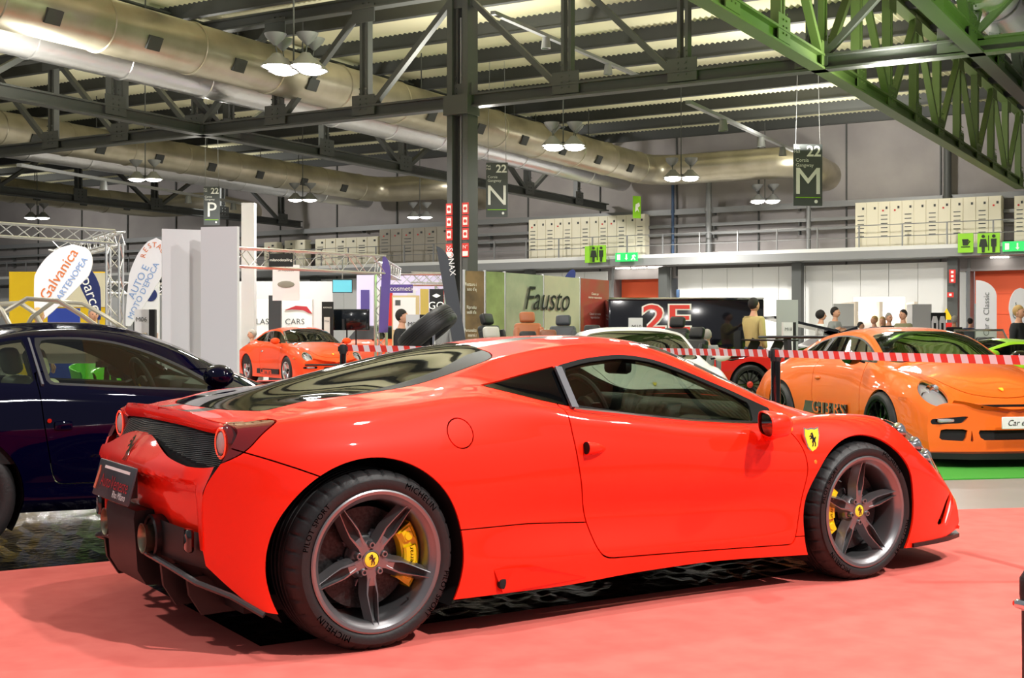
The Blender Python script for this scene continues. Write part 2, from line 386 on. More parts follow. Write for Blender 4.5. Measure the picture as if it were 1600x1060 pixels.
def fork_wheel(car, x, side, z, R, w, rr, face_in, a_sp, cal_a, offy, labels=True):
    "five-spoke forged wheel; outward is -Y locally"
    h = w/2; wh = tyre_mb(R, w, rr, 238).build('wheel', M_rubber, car, 30, (x, offy*side, z))
    if side > 0: wh.rotation_euler = (0, 0, PI)
    ro = rr-0.002
    rim = MB().lathe([(ro+0.004, -h+0.012), (ro+0.006, -h+0.001), (ro, -h-0.002), (ro-0.012, -h+0.001), (ro-0.02, -h+0.012), (ro-0.03, -h+0.02), (ro-0.036, -h+0.035), (ro-0.042, h*0.3), (ro-0.04, h-0.02), (ro, h-0.01)], 96, 'y').build('rim', M_rim, wh, 35)
    yh = -h+face_in
    for k in range(5):
        a = a_sp+2*PI*k/5; s = MB()
        def P(r, l, y): return (r*math.cos(a)-l*math.sin(a), y, r*math.sin(a)+l*math.cos(a))
        def yf(r): t = min(max((r-0.06)/(ro-0.08), 0), 1); return yh+(-h+0.012-yh)*t**1.6
        rs = [0.035, 0.07, 0.10, 0.13, 0.17, 0.21, ro-0.024]
        wd = [0.026, 0.021, 0.024, 0.027, 0.023, 0.018, 0.015]
        fl = [0.0, 0.0, 0.004, 0.02, 0.028, 0.028, 0.02]; rb = [0.018, 0.016, 0.013, 0.010, 0.008, 0.007, 0.007]
        rings = []
        for r, q, d, b in zip(rs, wd, fl, rb):
            y = yf(r); rings.append([P(r, -q-0.012, y+0.045), P(r, -q, y+0.012), P(r, -q+0.003, y+0.001), P(r, -q+b*0.8, y), P(r, -q+b, y+d), P(r, q-b, y+d), P(r, q-b*0.8, y), P(r, q-0.003, y+0.001), P(r, q, y+0.012), P(r, q+0.012, y+0.045)])
        vs = [p for g in rings for p in g]; m = 10
        s.add(vs, [(i*m+j, i*m+j+1, (i+1)*m+j+1, (i+1)*m+j) for i in range(len(rings)-1) for j in range(m-1)]+[tuple(range((len(rings)-1)*m, len(rings)*m))])
        for i in range(2, len(rings)-1): s.m[i*(m-1)+4] = 1  # slot floors blackened to stand for shade inside the fork
        s.build('spoke', [M_rim, M_black], wh, 30)
    hub = MB().lathe([(0.0, yh+0.004), (0.03, yh+0.004), (0.031, yh-0.003), (0.037, yh-0.002), (0.04, yh+0.006), (0.058, yh+0.01), (0.075, yh+0.03), (0.08, yh+0.08)], 40, 'y').build('hub', M_rim, wh)
    MB().lathe([(0.0, yh-0.003), (0.024, yh-0.003), (0.029, yh-0.001), (0.03, yh+0.006)], 32, 'y').build('hub_cap', M_yelbadge, wh)
    hm = horse_mb(0.022); hm.v = [(x_, y_+yh-0.0035, z_) for x_, y_, z_ in hm.v]; hm.build('emblem', M_gloss, wh, 0)
    for k in range(5):
        a = a_sp+2*PI*(k+0.5)/5; c = (0.056*math.cos(a), yh+0.004, 0.056*math.sin(a))
        MB().lathe([(0.0, 0.0), (0.006, 0.0), (0.007, -0.012), (0.0115, -0.012), (0.0135, -0.008), (0.015, 0.012)], 12, 'y', c).build('wheel_bolt', M_rim, wh)
    yd = yh+0.075
    MB().lathe([(0.075, yd), (0.195, yd), (0.197, yd+0.03), (0.075, yd+0.03)], 64, 'y').build('brake_disc', M_disc, wh)
    MB().lathe([(0.0, yd-0.02), (0.07, yd-0.02), (0.085, yd-0.012), (0.088, yd+0.01)], 40, 'y').build('disc_bell', M_black, wh)
    for k in range(10):
        bl = MB(); a = 2*PI*k/10; bl.lathe([(0, yd-0.006), (0.008, yd-0.006), (0.009, yd)], 8, 'y', (0.092*math.cos(a), 0, 0.092*math.sin(a)))
        bl.bar((0.085*math.cos(a), yd-0.004, 0.085*math.sin(a)), (0.112*math.cos(a), yd-0.001, 0.112*math.sin(a)), 0.03, 0.004)
        bl.build('disc_fixing', M_steelgrey, wh)
    c0 = cal_a; cb = arc_block(0.145, 0.222, yd-0.05, yd+0.07, c0-0.62, c0+0.62, 16)
    for da in (-0.42, 0.42):
        cb.lathe([(0, -0.012), (0.016, -0.012), (0.02, -0.006), (0.021, 0.02)], 14, 'y', (0.183*math.cos(c0+da), yd-0.052, 0.183*math.sin(c0+da)))
    st = len(cb.v); q = arc_block(0.15, 0.205, yd-0.064, yd-0.02, c0-0.2, c0+0.2, 8); cb.add(q.v, q.f)
    q = arc_block(0.155, 0.21, yd-0.06, yd-0.02, c0-0.58, c0-0.33, 4); cb.add(q.v, q.f); q = arc_block(0.155, 0.21, yd-0.06, yd-0.02, c0+0.33, c0+0.58, 4); cb.add(q.v, q.f)
    cb.build('brake_caliper', M_yel, wh, 30)
    # brand lettering on the caliper and round the sidewall
    def bent(txt, size, r, a_mid, y, m, nm='lettering', sgn=-1):
        me = text_mesh(txt, size, extrude=0.0012, spacing=1.1)
        for v in me.vertices:
            aa = a_mid+sgn*v.co.x/r; rr2 = r+v.co.y*(-sgn); v.co = Vector((rr2*math.cos(aa), y, rr2*math.sin(aa)))
        link(nm, me, m, wh)
    bent('Ferrari', 0.026, 0.178, c0, yd-0.0655, M_black, sgn=1)
    if labels:
        rm = (rr+R)/2-0.004
        bent('MICHELIN', 0.034, rm, math.radians(52), -h-0.003, M_gloss); bent('MICHELIN', 0.034, rm, math.radians(232), -h-0.003, M_gloss)
        bent('PILOT SPORT', 0.03, rm, math.radians(150), -h-0.003, M_gloss); bent('PILOT SPORT', 0.03, rm, math.radians(330), -h-0.003, M_gloss)
    vq = a_sp+0.75; MB().tube([((ro-0.04)*math.cos(vq), -h+0.05, (ro-0.04)*math.sin(vq)), ((ro-0.06)*math.cos(vq), -h+0.03, (ro-0.06)*math.sin(vq))], 0.004, 6).build('tyre_valve', M_black, wh)
    return wh
def well(car, x, z, r, body, y1):
    "black wheel arch liners whose outer edge follows the body side"
    V = body.V[body.V[:, 1] < -.4]; n = 40
    ys = []
    for k in range(n+1):
        a = -.55+(PI+1.1)*k/n; d = np.hypot(V[:, 0]-(x+r*math.cos(a)), V[:, 2]-(z+r*math.sin(a))); i = np.argsort(d)[:6]; ys.append(float(np.abs(V[i, 1]).mean())-.012)
    for sg in (-1, 1):
        vs = []
        for k in range(n+1):
            a = -.55+(PI+1.1)*k/n; c, q = x+r*math.cos(a), z+r*math.sin(a); vs += [(c, sg*ys[k], q), (c, sg*y1, q), (x, sg*y1, z)]
        MB().add(vs, [(3*k+j, 3*k+j+1, 3*k+j+4, 3*k+j+3) for k in range(n) for j in range(2)]).build('wheel_arch_liner', M_dark, car, 30, fix=False)
def steering(car, loc, tilt, r=0.18, m=None, badge=None):
    rot = Matrix.Translation(loc) @ Matrix.Rotation(tilt, 4, 'Y')
    s = MB()
    for k in range(32):
        pass
    s.tube([(0, r*math.cos(2*PI*k/32), r*math.sin(2*PI*k/32)) for k in range(33)], 0.017, 8, caps=False)
    for a in (0.1, PI-0.1, -PI/2): s.bar((0.01, 0.05*math.cos(a), 0.05*math.sin(a)), (0, r*math.cos(a), r*math.sin(a)), 0.03, 0.012, up=(1, 0, 0))
    s.lathe([(0.0, -0.03), (0.05, -0.028), (0.065, 0.0), (0.05, 0.03), (0, 0.03)], 20, 'x')
    s.xf(rot); w = s.build('steering_wheel', m or M_leather, car)
    b = MB().lathe([(0, -0.034), (0.018, -0.033), (0.02, -0.02)], 16, 'x').xf(rot).build('steering_wheel_badge', badge or M_yelbadge, w)
    return w
def seat_mb(lx=0.0, tilt=0.28, hr=True):
    s = MB(); R1 = Matrix.Rotation(-tilt, 3, 'Y')
    s.rbox((0.05, 0, 0.1), (0.5, 0.44, 0.16), 0.05, 3); s.rbox((0.05, 0.2, 0.15), (0.46, 0.08, 0.16), 0.035, 2); s.rbox((0.05, -0.2, 0.15), (0.46, 0.08, 0.16), 0.035, 2)
    s.rbox((-0.27, 0, 0.43), (0.13, 0.42, 0.62), 0.05, 3, R=R1); s.rbox((-0.22, 0.19, 0.42), (0.17, 0.08, 0.5), 0.035, 2, R=R1); s.rbox((-0.22, -0.19, 0.42), (0.17, 0.08, 0.5), 0.035, 2, R=R1)
    if hr: s.rbox((-0.38, 0, 0.82), (0.1, 0.24, 0.17), 0.04, 3, R=R1)
    return s

# ---------------------------------------------------------------- the red supercar in front
def K(*a): return [tuple(p) for p in a]
fer = thing('sports_car', 'large glossy red mid-engined sports car in the foreground on red carpet', 'car')
FF = [
 dict(k=K((-.6, 0, .915), (-.54, 0, .902), (-.47, 0, .893), (-.38, 0, .903), (-.2, 0, .945), (.05, 0, 1.005), (.3, 0, 1.062), (.6, 0, 1.125), (.85, 0, 1.163), (1.2, 0, 1.195), (1.5, 0, 1.202), (1.8, 0, 1.175), (2.1, 0, 1.085), (2.35, 0, .975), (2.6, 0, .865), (2.8, 0, .81), (3.1, 0, .73), (3.4, 0, .62), (3.6, 0, .52), (3.74, 0, .44)), r=-.59, f=3.74, s=.04),
 dict(k=K((-.6, .38, .903), (-.53, .38, .892), (-.46, .38, .885), (-.38, .38, .893), (-.2, .38, .928), (.05, .38, .965), (.39, .38, 1.03), (.65, .38, 1.087), (.88, .38, 1.135), (1.2, .38, 1.178), (1.45, .38, 1.185), (1.75, .38, 1.155), (2.05, .39, 1.06), (2.3, .40, .955), (2.55, .40, .86), (2.8, .38, .80), (3.1, .36, .715), (3.4, .34, .60), (3.6, .3, .50), (3.7, .28, .43)), r=-.555, f=3.71, s=.04),
 dict(k=K((-.55, .63, .868), (-.45, .63, .875), (-.3, .62, .893), (-.1, .60, .94), (.1, .592, .957), (.35, .585, .985), (.55, .58, 1.035), (.8, .572, 1.106), (1.05, .565, 1.145), (1.3, .56, 1.163), (1.5, .563, 1.155), (1.7, .575, 1.115), (1.9, .595, 1.04), (2.1, .63, .955), (2.3, .67, .87), (2.45, .67, .825), (2.7, .60, .785), (3, .54, .735), (3.3, .49, .645), (3.5, .45, .555), (3.68, .42, .43)), r=-.50, f=3.67, s=.04),
 dict(k=K((-.55, .70, .864), (-.4, .70, .874), (-.2, .70, .902), (0, .695, .925), (.25, .69, .955), (.42, .70, .978), (.55, .735, .985), (.69, .775, .957), (.85, .805, .92), (.99, .828, .883), (1.3, .845, .843), (1.61, .848, .806), (2.03, .838, .779), (2.2, .81, .783), (2.35, .76, .80), (2.55, .71, .802), (2.75, .68, .795), (3, .64, .757), (3.3, .58, .655), (3.5, .54, .54), (3.64, .52, .42)), r=-.492, f=3.63, s=.035),
 dict(k=K((-.55, .755, .838), (-.4, .765, .862), (-.25, .785, .888), (-.1, .80, .903), (.1, .815, .915), (.3, .83, .925), (.5, .84, .937), (.69, .852, .925), (.85, .868, .895), (.99, .878, .862), (1.3, .89, .825), (1.6, .892, .79), (2.03, .878, .765), (2.25, .845, .788), (2.4, .82, .803), (2.6, .79, .81), (2.8, .778, .80), (2.97, .77, .777), (3.11, .76, .733), (3.26, .745, .66), (3.42, .71, .54), (3.57, .66, .40)), r=-.478, f=3.57, s=.05),
 dict(k=K((-.58, .735, .745), (-.45, .825, .765), (-.25, .895, .79), (0, .925, .80), (.3, .925, .80), (.6, .918, .795), (.9, .915, .78), (1.2, .922, .745), (1.6, .93, .70), (2.0, .925, .68), (2.3, .915, .695), (2.6, .925, .715), (2.9, .915, .68), (3.15, .875, .59), (3.4, .80, .45), (3.54, .74, .35)), r=-.53, f=3.54, s=.06),
 dict(k=K((-.6, .692, .62), (-.5, .785, .625), (-.42, .855, .63), (-.25, .93, .645), (0, .965, .655), (.3, .962, .64), (.6, .95, .615), (.9, .938, .595), (1.3, .938, .575), (1.8, .945, .56), (2.2, .95, .57), (2.6, .968, .61), (2.9, .955, .585), (3.15, .915, .51), (3.4, .835, .40), (3.54, .765, .325)), r=-.587, f=3.54, s=.06),
 dict(k=K((-.6, .685, .48), (-.5, .78, .475), (-.42, .85, .47), (-.25, .925, .46), (0, .955, .45), (.35, .952, .44), (.7, .925, .44), (1.1, .908, .43), (1.6, .905, .42), (2.0, .915, .42), (2.3, .938, .42), (2.65, .955, .42), (2.95, .94, .41), (3.2, .90, .37), (3.42, .83, .30), (3.54, .785, .27)), r=-.592, f=3.54, s=.06),
 dict(k=K((-.6, .68, .405), (-.5, .775, .36), (-.4, .86, .31), (-.2, .92, .30), (0, .95, .30), (.36, .957, .30), (.7, .95, .295), (1.1, .945, .285), (1.6, .935, .277), (2.1, .935, .268), (2.3, .935, .265), (2.65, .94, .265), (3, .93, .255), (3.3, .875, .225), (3.54, .795, .205)), r=-.587, f=3.54, s=.04),
 dict(k=K((-.6, .675, .372), (-.5, .77, .255), (-.41, .865, .178), (-.2, .92, .165), (.36, .955, .163), (.8, .95, .162), (1.3, .93, .178), (1.64, .922, .182), (2.2, .925, .163), (2.6, .925, .14), (3.05, .92, .128), (3.3, .878, .145), (3.54, .79, .172)), r=-.577, f=3.52, s=.03),
]
S, G = loft(FF, -.6, 3.75, 300, [9, 7, 9, 5, 8, 9, 8, 7, 5], sharp=(2, 3, 8), sig=.05, blend=.22, grid=True)
def arch(S, x, z, r): return S.clip(np.where(np.abs(S.V[:, 1]) > .5, np.hypot(S.V[:, 0]-x, S.V[:, 2]-z)-r, 1.0))[1]
LINER = S
S = arch(S, -.012, .345, .394); S = arch(S, 2.638, .328, .388)
# glass
DOORWIN = rpoly([(1.035, 1.066, .01), (1.2, 1.098, .06), (1.42, 1.116, .08), (1.6, 1.092, .08), (1.8, 1.027, .08), (2.03, .938, .05), (2.24, .843, .01), (2.06, .786, .01), (1.61, .817, .05), (1.3, .852, .05), (1.005, .893, .01)])
QUART = rpoly([(.60, .992, .005), (.70, 1.005, .05), (.84, 1.032, .05), (1.022, 1.064, .01), (.993, .896, .01), (.845, .928, .03)])
fw, S = cut_side(S, DOORWIN, 0.0, .35); DOORIN = rpoly([(1.063, 1.052, .01), (1.2, 1.08, .06), (1.42, 1.098, .08), (1.59, 1.076, .08), (1.78, 1.013, .08), (2.0, .925, .05), (2.1, .875, .01), (2.04, .797, .01), (1.61, .826, .05), (1.3, .861, .05), (1.035, .9, .01)])
gw, frame = cut_side(fw, DOORIN, 0.0, .35)
gw.build('door_window', M_glass, fer, 0.004, -.006); frame.build('window_seal', mat('rubber_seal', '#0a0b0b', .6, spec=.15), fer, .02)
qw, S = cut_side(S, QUART, .002, .35); qw.build('quarter_window', M_glassdark, fer, .006, -.002)
for sg in (-1, 1):
    MB().bar((1.029, sg*.664, 1.060), (1.000, sg*.836, .890), .014, .034, up=(1, 0, 0)).build('pillar_trim', M_steelgrey, fer)
    q = [(.99, .889), (1.15, .871), (1.3, .853), (1.61, .818), (1.85, .799), (2.06, .788)]
    wd = [.832, .842, .850, .852, .848, .838]
    MB().tube([(x, sg*(w+.013), z-.002) for (x, z), w in zip(q, wd)], .008, 6).build('window_trim', M_chrome, fer)
EC = rpoly(sym([(-.395, 0, 0), (-.37, .3, .1), (-.29, .53, .04), (.1, .565, .1), (.5, .56, .1), (.76, .55, .06), (.835, .42, .12), (.865, .2, .1), (.87, 0, 0)]), .05)
ec, S = cut_top(S, EC, .003, .6)
tr_ = np.array([(-.1, .57), (.55, .46), (.76, .34), (.9, .32), (.9, .7), (-.1, .7)])
def absy(V): return np.stack([V[:, 0], np.abs(V[:, 1])], 1)
ct, ec = ec.clip(sd(absy(ec.V), tr_)); ct.build('carbon_edge', M_carbon, fer, .01); ec.build('engine_cover_glass', M_glassdark, fer, .01)
WS = rpoly(sym([(1.72, 0, 0), (1.70, .3, .1), (1.66, .5, .05), (1.9, .56, .05), (2.16, .615, .05), (2.4, .60, .12), (2.52, .35, .2), (2.56, 0, 0)]), .05)
ws, S = cut_top(S, WS, .003, .6)
w_in, w_fr = ws.clip(sd(XY(ws.V), rpoly(sym([(1.75, 0, 0), (1.73, .3, .1), (1.70, .47, .05), (1.9, .52, .05), (2.14, .57, .05), (2.36, .57, .12), (2.47, .35, .2), (2.51, 0, 0)]), .05)))
w_in.build('windscreen', M_glass, fer, .004); w_fr.build('windscreen_border', M_gloss, fer, .01)
# doors, flaps and shut lines
DOOR = rpoly([(.925, .99, .005), (.93, .80, .1), (.955, .60, .1), (1.0, .42, .1), (1.055, .255, .07), (1.3, .247, .05), (2.19, .217, .03), (2.235, .40, .1), (2.265, .60, .1), (2.245, .70, .1), (2.14, .81, .005), (1.9, 1.1, .0), (1.0, 1.1, .0)])
dn = np.where((np.abs(S.V[:, 1]) > .70), 1, 0)
door, S = cut_side(S, DOOR, .0032, .72)
for sg, s_ in ((-1, 'door'), (1, 'door')):
    a, _ = door.clip(-sg*door.V[:, 1]); a.build('door', M_red, fer, .02)
ff = np.where(S.V[:, 1] < 0, np.hypot(S.V[:, 0]-.387, (S.V[:, 2]-.812)*1.0)-.058, 1.0); ff = np.where(S.V[:, 2] > .7, ff, 1.0); cap, S = S.clip(ff+.002)
ff = np.where(S.V[:, 1] < 0, np.hypot(S.V[:, 0]-.387, S.V[:, 2]-.812)-.061, 1.0); ff = np.where(S.V[:, 2] > .7, ff, 1.0); _, S = S.clip(ff); cap.build('fuel_flap', M_red, fer, .03)
RB = np.array([(-.9, .80), (-.53, .79), (-.4, .745), (-.3, .708), (-.2, .668), (-.2, .1), (-.9, .1)]); rb0, S = cut_side(S, RB, .0028, .5); tl2, rb0 = cut_side(rb0, rpoly([(-.6, .872, 0), (-.5, .874, 0), (-.32, .882, .01), (-.40, .835, .04), (-.47, .765, .05), (-.56, .72, 0), (-.62, .72, 0)]), .002, .69); rb0.build('rear_bumper_side', M_red, fer, .01)
SL = np.array([(.3, .434), (.7, .43), (1.1, .405), (1.1, .30), (2.4, .245), (2.4, .1), (.3, .1)]); rb, S = cut_side(S, SL, .0025, .5); rb.build('sill_panel', M_red, fer, .01)
# lamps
TL = rpoly([(-.6, .872, 0), (-.5, .874, 0), (-.32, .882, .01), (-.40, .835, .04), (-.47, .765, .05), (-.56, .72, 0), (-.62, .72, 0)]); tl, S = cut_side(S, TL, .002, .69)
if tl2.F: tl = tl.both(tl2)
tl.build('tail_lamp', M_redlens, fer, .02)
HL = rpoly([(2.9, .80, .01), (3.1, .79, .05), (3.4, .64, .05), (3.56, .42, .01), (3.5, .415, .03), (3.36, .46, .05), (3.12, .60, .05)]); hl, S = cut_side(S, HL, .002, .5)
hl.build('headlamp_cover', M_clear, fer, .01); hl.build('headlamp_bowl', M_lamp, fer, 0, -.05)
for sg in (-1, 1):
    for x_, w_, z_ in ((3.05, .77, .70), (3.2, .745, .62), (3.32, .71, .55)): MB().lathe([(0.0, 0), (.03, .012), (.045, .04), (.05, .045)], 16, 'x', (x_, sg*w_, z_)).build('headlamp_projector', M_chrome, fer)
VT = rpoly([(3.5, .395, .01), (3.47, .29, .02), (3.36, .2, .01), (3.34, .225, .02), (3.42, .31, .03)]); vt, S = cut_side(S, VT, .0, .4); vt.build('bumper_vane', M_white, fer, .0, -.012)
VT2 = rpoly([(3.49, .40, .005), (3.42, .325, .02), (3.32, .22, .01), (3.24, .215, .02), (3.40, .36, .05)]); vt, S = cut_side(S, VT2, .0, .4); vt.build('bumper_duct', M_dark, fer, .03, -.03)
# stripes on the paint of roof, deck and bonnet
st, S = S.clip(np.where((S.V[:, 2] > .62) & (S.V[:, 2] > .3), np.abs(np.abs(S.V[:, 1])-.20)-.055, 1.0))
M_stripe = mat('stripe_graphite', '#1a1a1d', .35, coat=.5)
for x0_, x1_ in ((-1, .2), (.2, 2.2), (2.2, 4)):
    q = Surf(st.V, st.N, [f for f in st.F if x0_ <= st.V[f[0]][0] < x1_]).pack(); q.build('body_stripe', M_stripe, fer, 0)
S.build('body_shell', M_red, fer, .010)
# headliner: the inside skin of the cabin
li, _ = LINER.clip(np.where((LINER.V[:, 0] > .45) & (LINER.V[:, 0] < np.where(LINER.V[:, 2] > .76, 2.6, 2.2)) & (LINER.V[:, 2] > .2), -1.0, 1.0))
for poly, side in ((DOORIN, 1), (QUART, 0)): _, li = cut_side(li, poly, 0, .35)
_, li = li.clip(sd(XY(li.V), rpoly(sym([(1.75, 0, 0), (1.73, .3, .1), (1.70, .47, .05), (1.9, .52, .05), (2.14, .57, .05), (2.36, .57, .12), (2.47, .35, .2), (2.51, 0, 0)]), .05)))
li = Surf(li.V, li.N*1.0, [f for f in li.F]); li.build('cabin_lining', M_dark, fer, 0, -.03)
well(fer, -.012, .345, .396, LINER, .5); well(fer, 2.638, .328, .39, LINER, .5)
MB().box((1.5, 0, .19), (3.9, 1.5, .06)).build('underbody', M_dark, fer)
# nose cap
gl = G[-1]; nv = len(gl); s = MB(); s.add([tuple(p) for p in gl], [(j, j+1, nv-2-j, nv-1-j) for j in range(nv//2-1)]); s.build('nose_panel', M_red, fer)
pts = [(3.02, .935), (3.2, .915), (3.35, .885), (3.5, .83), (3.58, .74), (3.66, .55), (3.70, .25), (3.71, 0)]
pp = [(x, -w) for x, w in pts]+[(x, w) for x, w in reversed(pts[:-1])]
MB().prism(pp, .13, .15, 'xy').build('front_splitter', M_black, fer)
# tail: lip, mesh panel, bumper, diffuser
def tail_sheet(zt, zb, fx, ny, nz, name, m, w=.70, parent=None, thick=.0):
    V = []; Fq = []
    for i in range(ny+1):
        y = -w+2*w*i/ny
        for j in range(nz+1):
            t = j/nz; z = zt(y)*(1-t)+zb(y)*t; V.append((fx(y, z, t), y, z))
    for i in range(ny):
        for j in range(nz): a = i*(nz+1)+j; Fq.append((a, a+nz+1, a+nz+2, a+1))
    return MB().add(V, Fq).build(name, m, parent or fer, 40)
def interp(xs, ys): return lambda v: float(pchip(xs, ys, [abs(v)])[0])
lipx = interp([0, .38, .63, .70, .755], [-.59, -.555, -.50, -.492, -.478]); lipz = interp([0, .38, .63, .70, .755], [.915, .903, .868, .864, .838])
lipb = interp([0, .38, .6, .66, .70], [.858, .845, .826, .845, .86])
tail_sheet(lipz, lipb, lambda y, z, t: lipx(y)-.012*math.sin(t*PI)+.004*t, 60, 6, 'spoiler_face', M_red, .69)
humpz = interp([0, .1, .2, .3, .42, .56, .64, .70], [.803, .798, .782, .757, .728, .710, .703, .71])
gx = lambda y, z, t: lipx(min(abs(y), .76))+.02+.05*max(0, abs(y)-.70)-.05*t
tail_sheet(lambda y: lipb(min(abs(y), .7))+.012, lambda y: humpz(y)-.05, gx, 60, 8, 'tail_grille', M_mesh, .71)
# woven mesh wires of the tail panel
s = MB()
for k in range(22):
    z0 = .70+.007*k
    P = []
    for i in range(41):
        y = -.70+1.4*i/40
        if humpz(y) < z0 < lipb(min(abs(y), .7)): P.append((gx(y, z0, (lipb(min(abs(y), .7))-z0)/max(.02, lipb(min(abs(y), .7))-humpz(y)))-.003, y, z0))
        else:
            if len(P) > 1: s.tube(P, .0016, 4, caps=False)
            P = []
    if len(P) > 1: s.tube(P, .0016, 4, caps=False)
tag(s.build('grille_wires', mat('grille_wire', '#2b2b2e', .35, .6), fer), kind='stuff')
bx = interp([.3, .40, .50, .56, .62, .68, .74, .82], [-.63, -.65, -.67, -.68, -.69, -.683, -.65, -.59])
def bumper_x(y, z, t):
    x = bx(z)+.165*y*y; e = (abs(y)-.61)/.05; e = min(max(e, 0), 1); e = e*e*(3-2*e)
    rec = .045*(1-e)*min(max((.655-z)/.02, 0), 1); x += rec
    if abs(y) > .58: q = min((abs(y)-.58)/.12, 1); q = q*q*(3-2*q); x = x*(1-q)+(-.59 if z < .62 else -.59+(z-.62)*.48)*q
    return x
tail_sheet(lambda y: humpz(y), lambda y: .40+.06*max(0, 1-abs(y)/.25) if abs(y) < .25 else .40, bumper_x, 110, 26, 'rear_bumper', M_red, .70)
def dz(y): return .50-.05*(abs(y)/.7)
s = MB()
V = []; ny = 60; prof = [(.0, -.655), (.08, -.662), (.12, -.655), (.17, -.60), (.3, -.48)]
for i in range(ny+1):
    y = -.69+1.38*i/ny; q = abs(y)/.69
    for j, (dd, x) in enumerate(prof): V.append((x+.10*q*q+(.0 if j else 0), y, dz(y)-dd*(1-.2*q)-(0.0 if j < 2 else .03)))
m = len(prof); s.add(V, [(i*m+j, (i+1)*m+j, (i+1)*m+j+1, i*m+j+1) for i in range(ny) for j in range(m-1)]).build('diffuser', M_black, fer, 30)
ledge = MB().tube([(-.415, -.865, .172), (-.505, -.77, .235)]+[(-.672+.13*y*y, y, .345-.13*y*y) for y in np.linspace(-.69, .69, 25)]+[(-.505, .77, .235), (-.415, .865, .172)], .012, 8).build('diffuser_edge', mat('satin_edge', '#3b3a3a', .25, coat=.5), fer)
for y_, x0, x1, zt, zb in ((-.40, -.655, -.25, .31, .15), (.40, -.655, -.25, .31, .15), (-.54, -.60, -.2, .28, .13), (.54, -.60, -.2, .28, .13)):
    MB().prism([(x0, zt), (x0+.01, zb+.08), (x0+.06, zb), (x1, zb+.01), (x1, zt)], y_-.012, y_+.012).build('diffuser_fin', M_black, fer)
MB().prism([(-.695, .5), (-.70, .47), (-.685, .26), (-.65, .20), (-.4, .18), (-.4, .5)], -.2, .2).build('diffuser_centre', M_black, fer)
for sg in (-1, 1):
    t = MB().lathe([(.052, .12), (.054, -.02), (.060, -.035), (.056, -.035), (.048, -.02), (.046, .12)], 32, 'x', (-.655, sg*.273, .40)).build('exhaust_tip', M_exh, fer)
    MB().lathe([(0, .06), (.05, .06)], 24, 'x', (-.655, sg*.273, .40)).build('exhaust_bore', M_dark, fer)
    MB().lathe([(.085, .06), (.088, -.0), (.08, -.006), (.074, .0), (.07, .06)], 32, 'x', (-.655, sg*.273, .405)).build('exhaust_surround', M_black, fer)
    MB().rbox((-.615, sg*.615, .43), (.03, .06, .09), .013, 3).build('bumper_outlet', M_gloss, fer)
    # round tail lamp
    a = MB().lathe([(0.0, -.03), (.042, -.028), (.045, -.03), (.05, -.026), (.068, -.02), (.078, -.004), (.08, .06)], 40, 'x', (-.482, sg*.672, .795)).build('round_tail_lamp', M_redlens, fer)
    MB().lathe([(0.0, -.035), (.03, -.034), (.042, -.028)], 32, 'x', (-.482, sg*.672, .795)).build('reversing_lens', mat('frosted_lens', '#c9b8b4', .3), fer)
    MB().lathe([(.05, -.03), (.055, -.033), (.06, -.03)], 40, 'x', (-.482, sg*.672, .795)).build('lamp_ring', M_redglow, fer)
# show plate with its two lines of lettering
pl = MB().rbox((0, 0, 0), (.52, .012, .155), .006, 2).build('show_plate', mat('show_plate_grey', '#34353a', .35), fer, loc=(-.722, 0, .60)); pl.rotation_euler = (math.radians(-14), 0, -PI/2)
text('AutoVeneste', .075, (.03, -.008, -.008), mat('plate_red', '#a8242a', .4), pl); text('Rho Milano', .04, (.13, -.008, -.05), M_white, pl)
MB().box((.03, -.0075, .05), (.36, .002, .012)).build('plate_line', M_white, pl); MB().prism([(-.25, -.05), (-.22, -.05), (-.2, .03), (-.21, .05), (-.225, .05)], -.009, -.006).build('plate_mark', mat('plate_orange', '#d4785c', .4), pl)
MB().box((-.70, 0, .60), (.03, .4, .1)).build('plate_holder', M_black, fer)
hm = horse_mb(.06); hm.xf(Matrix.Rotation(-PI/2, 4, 'Z')); o = hm.build('prancing_emblem', M_chrome, fer, 0, loc=(-.660, 0, .735)); o.rotation_euler = (0, math.radians(28), 0)
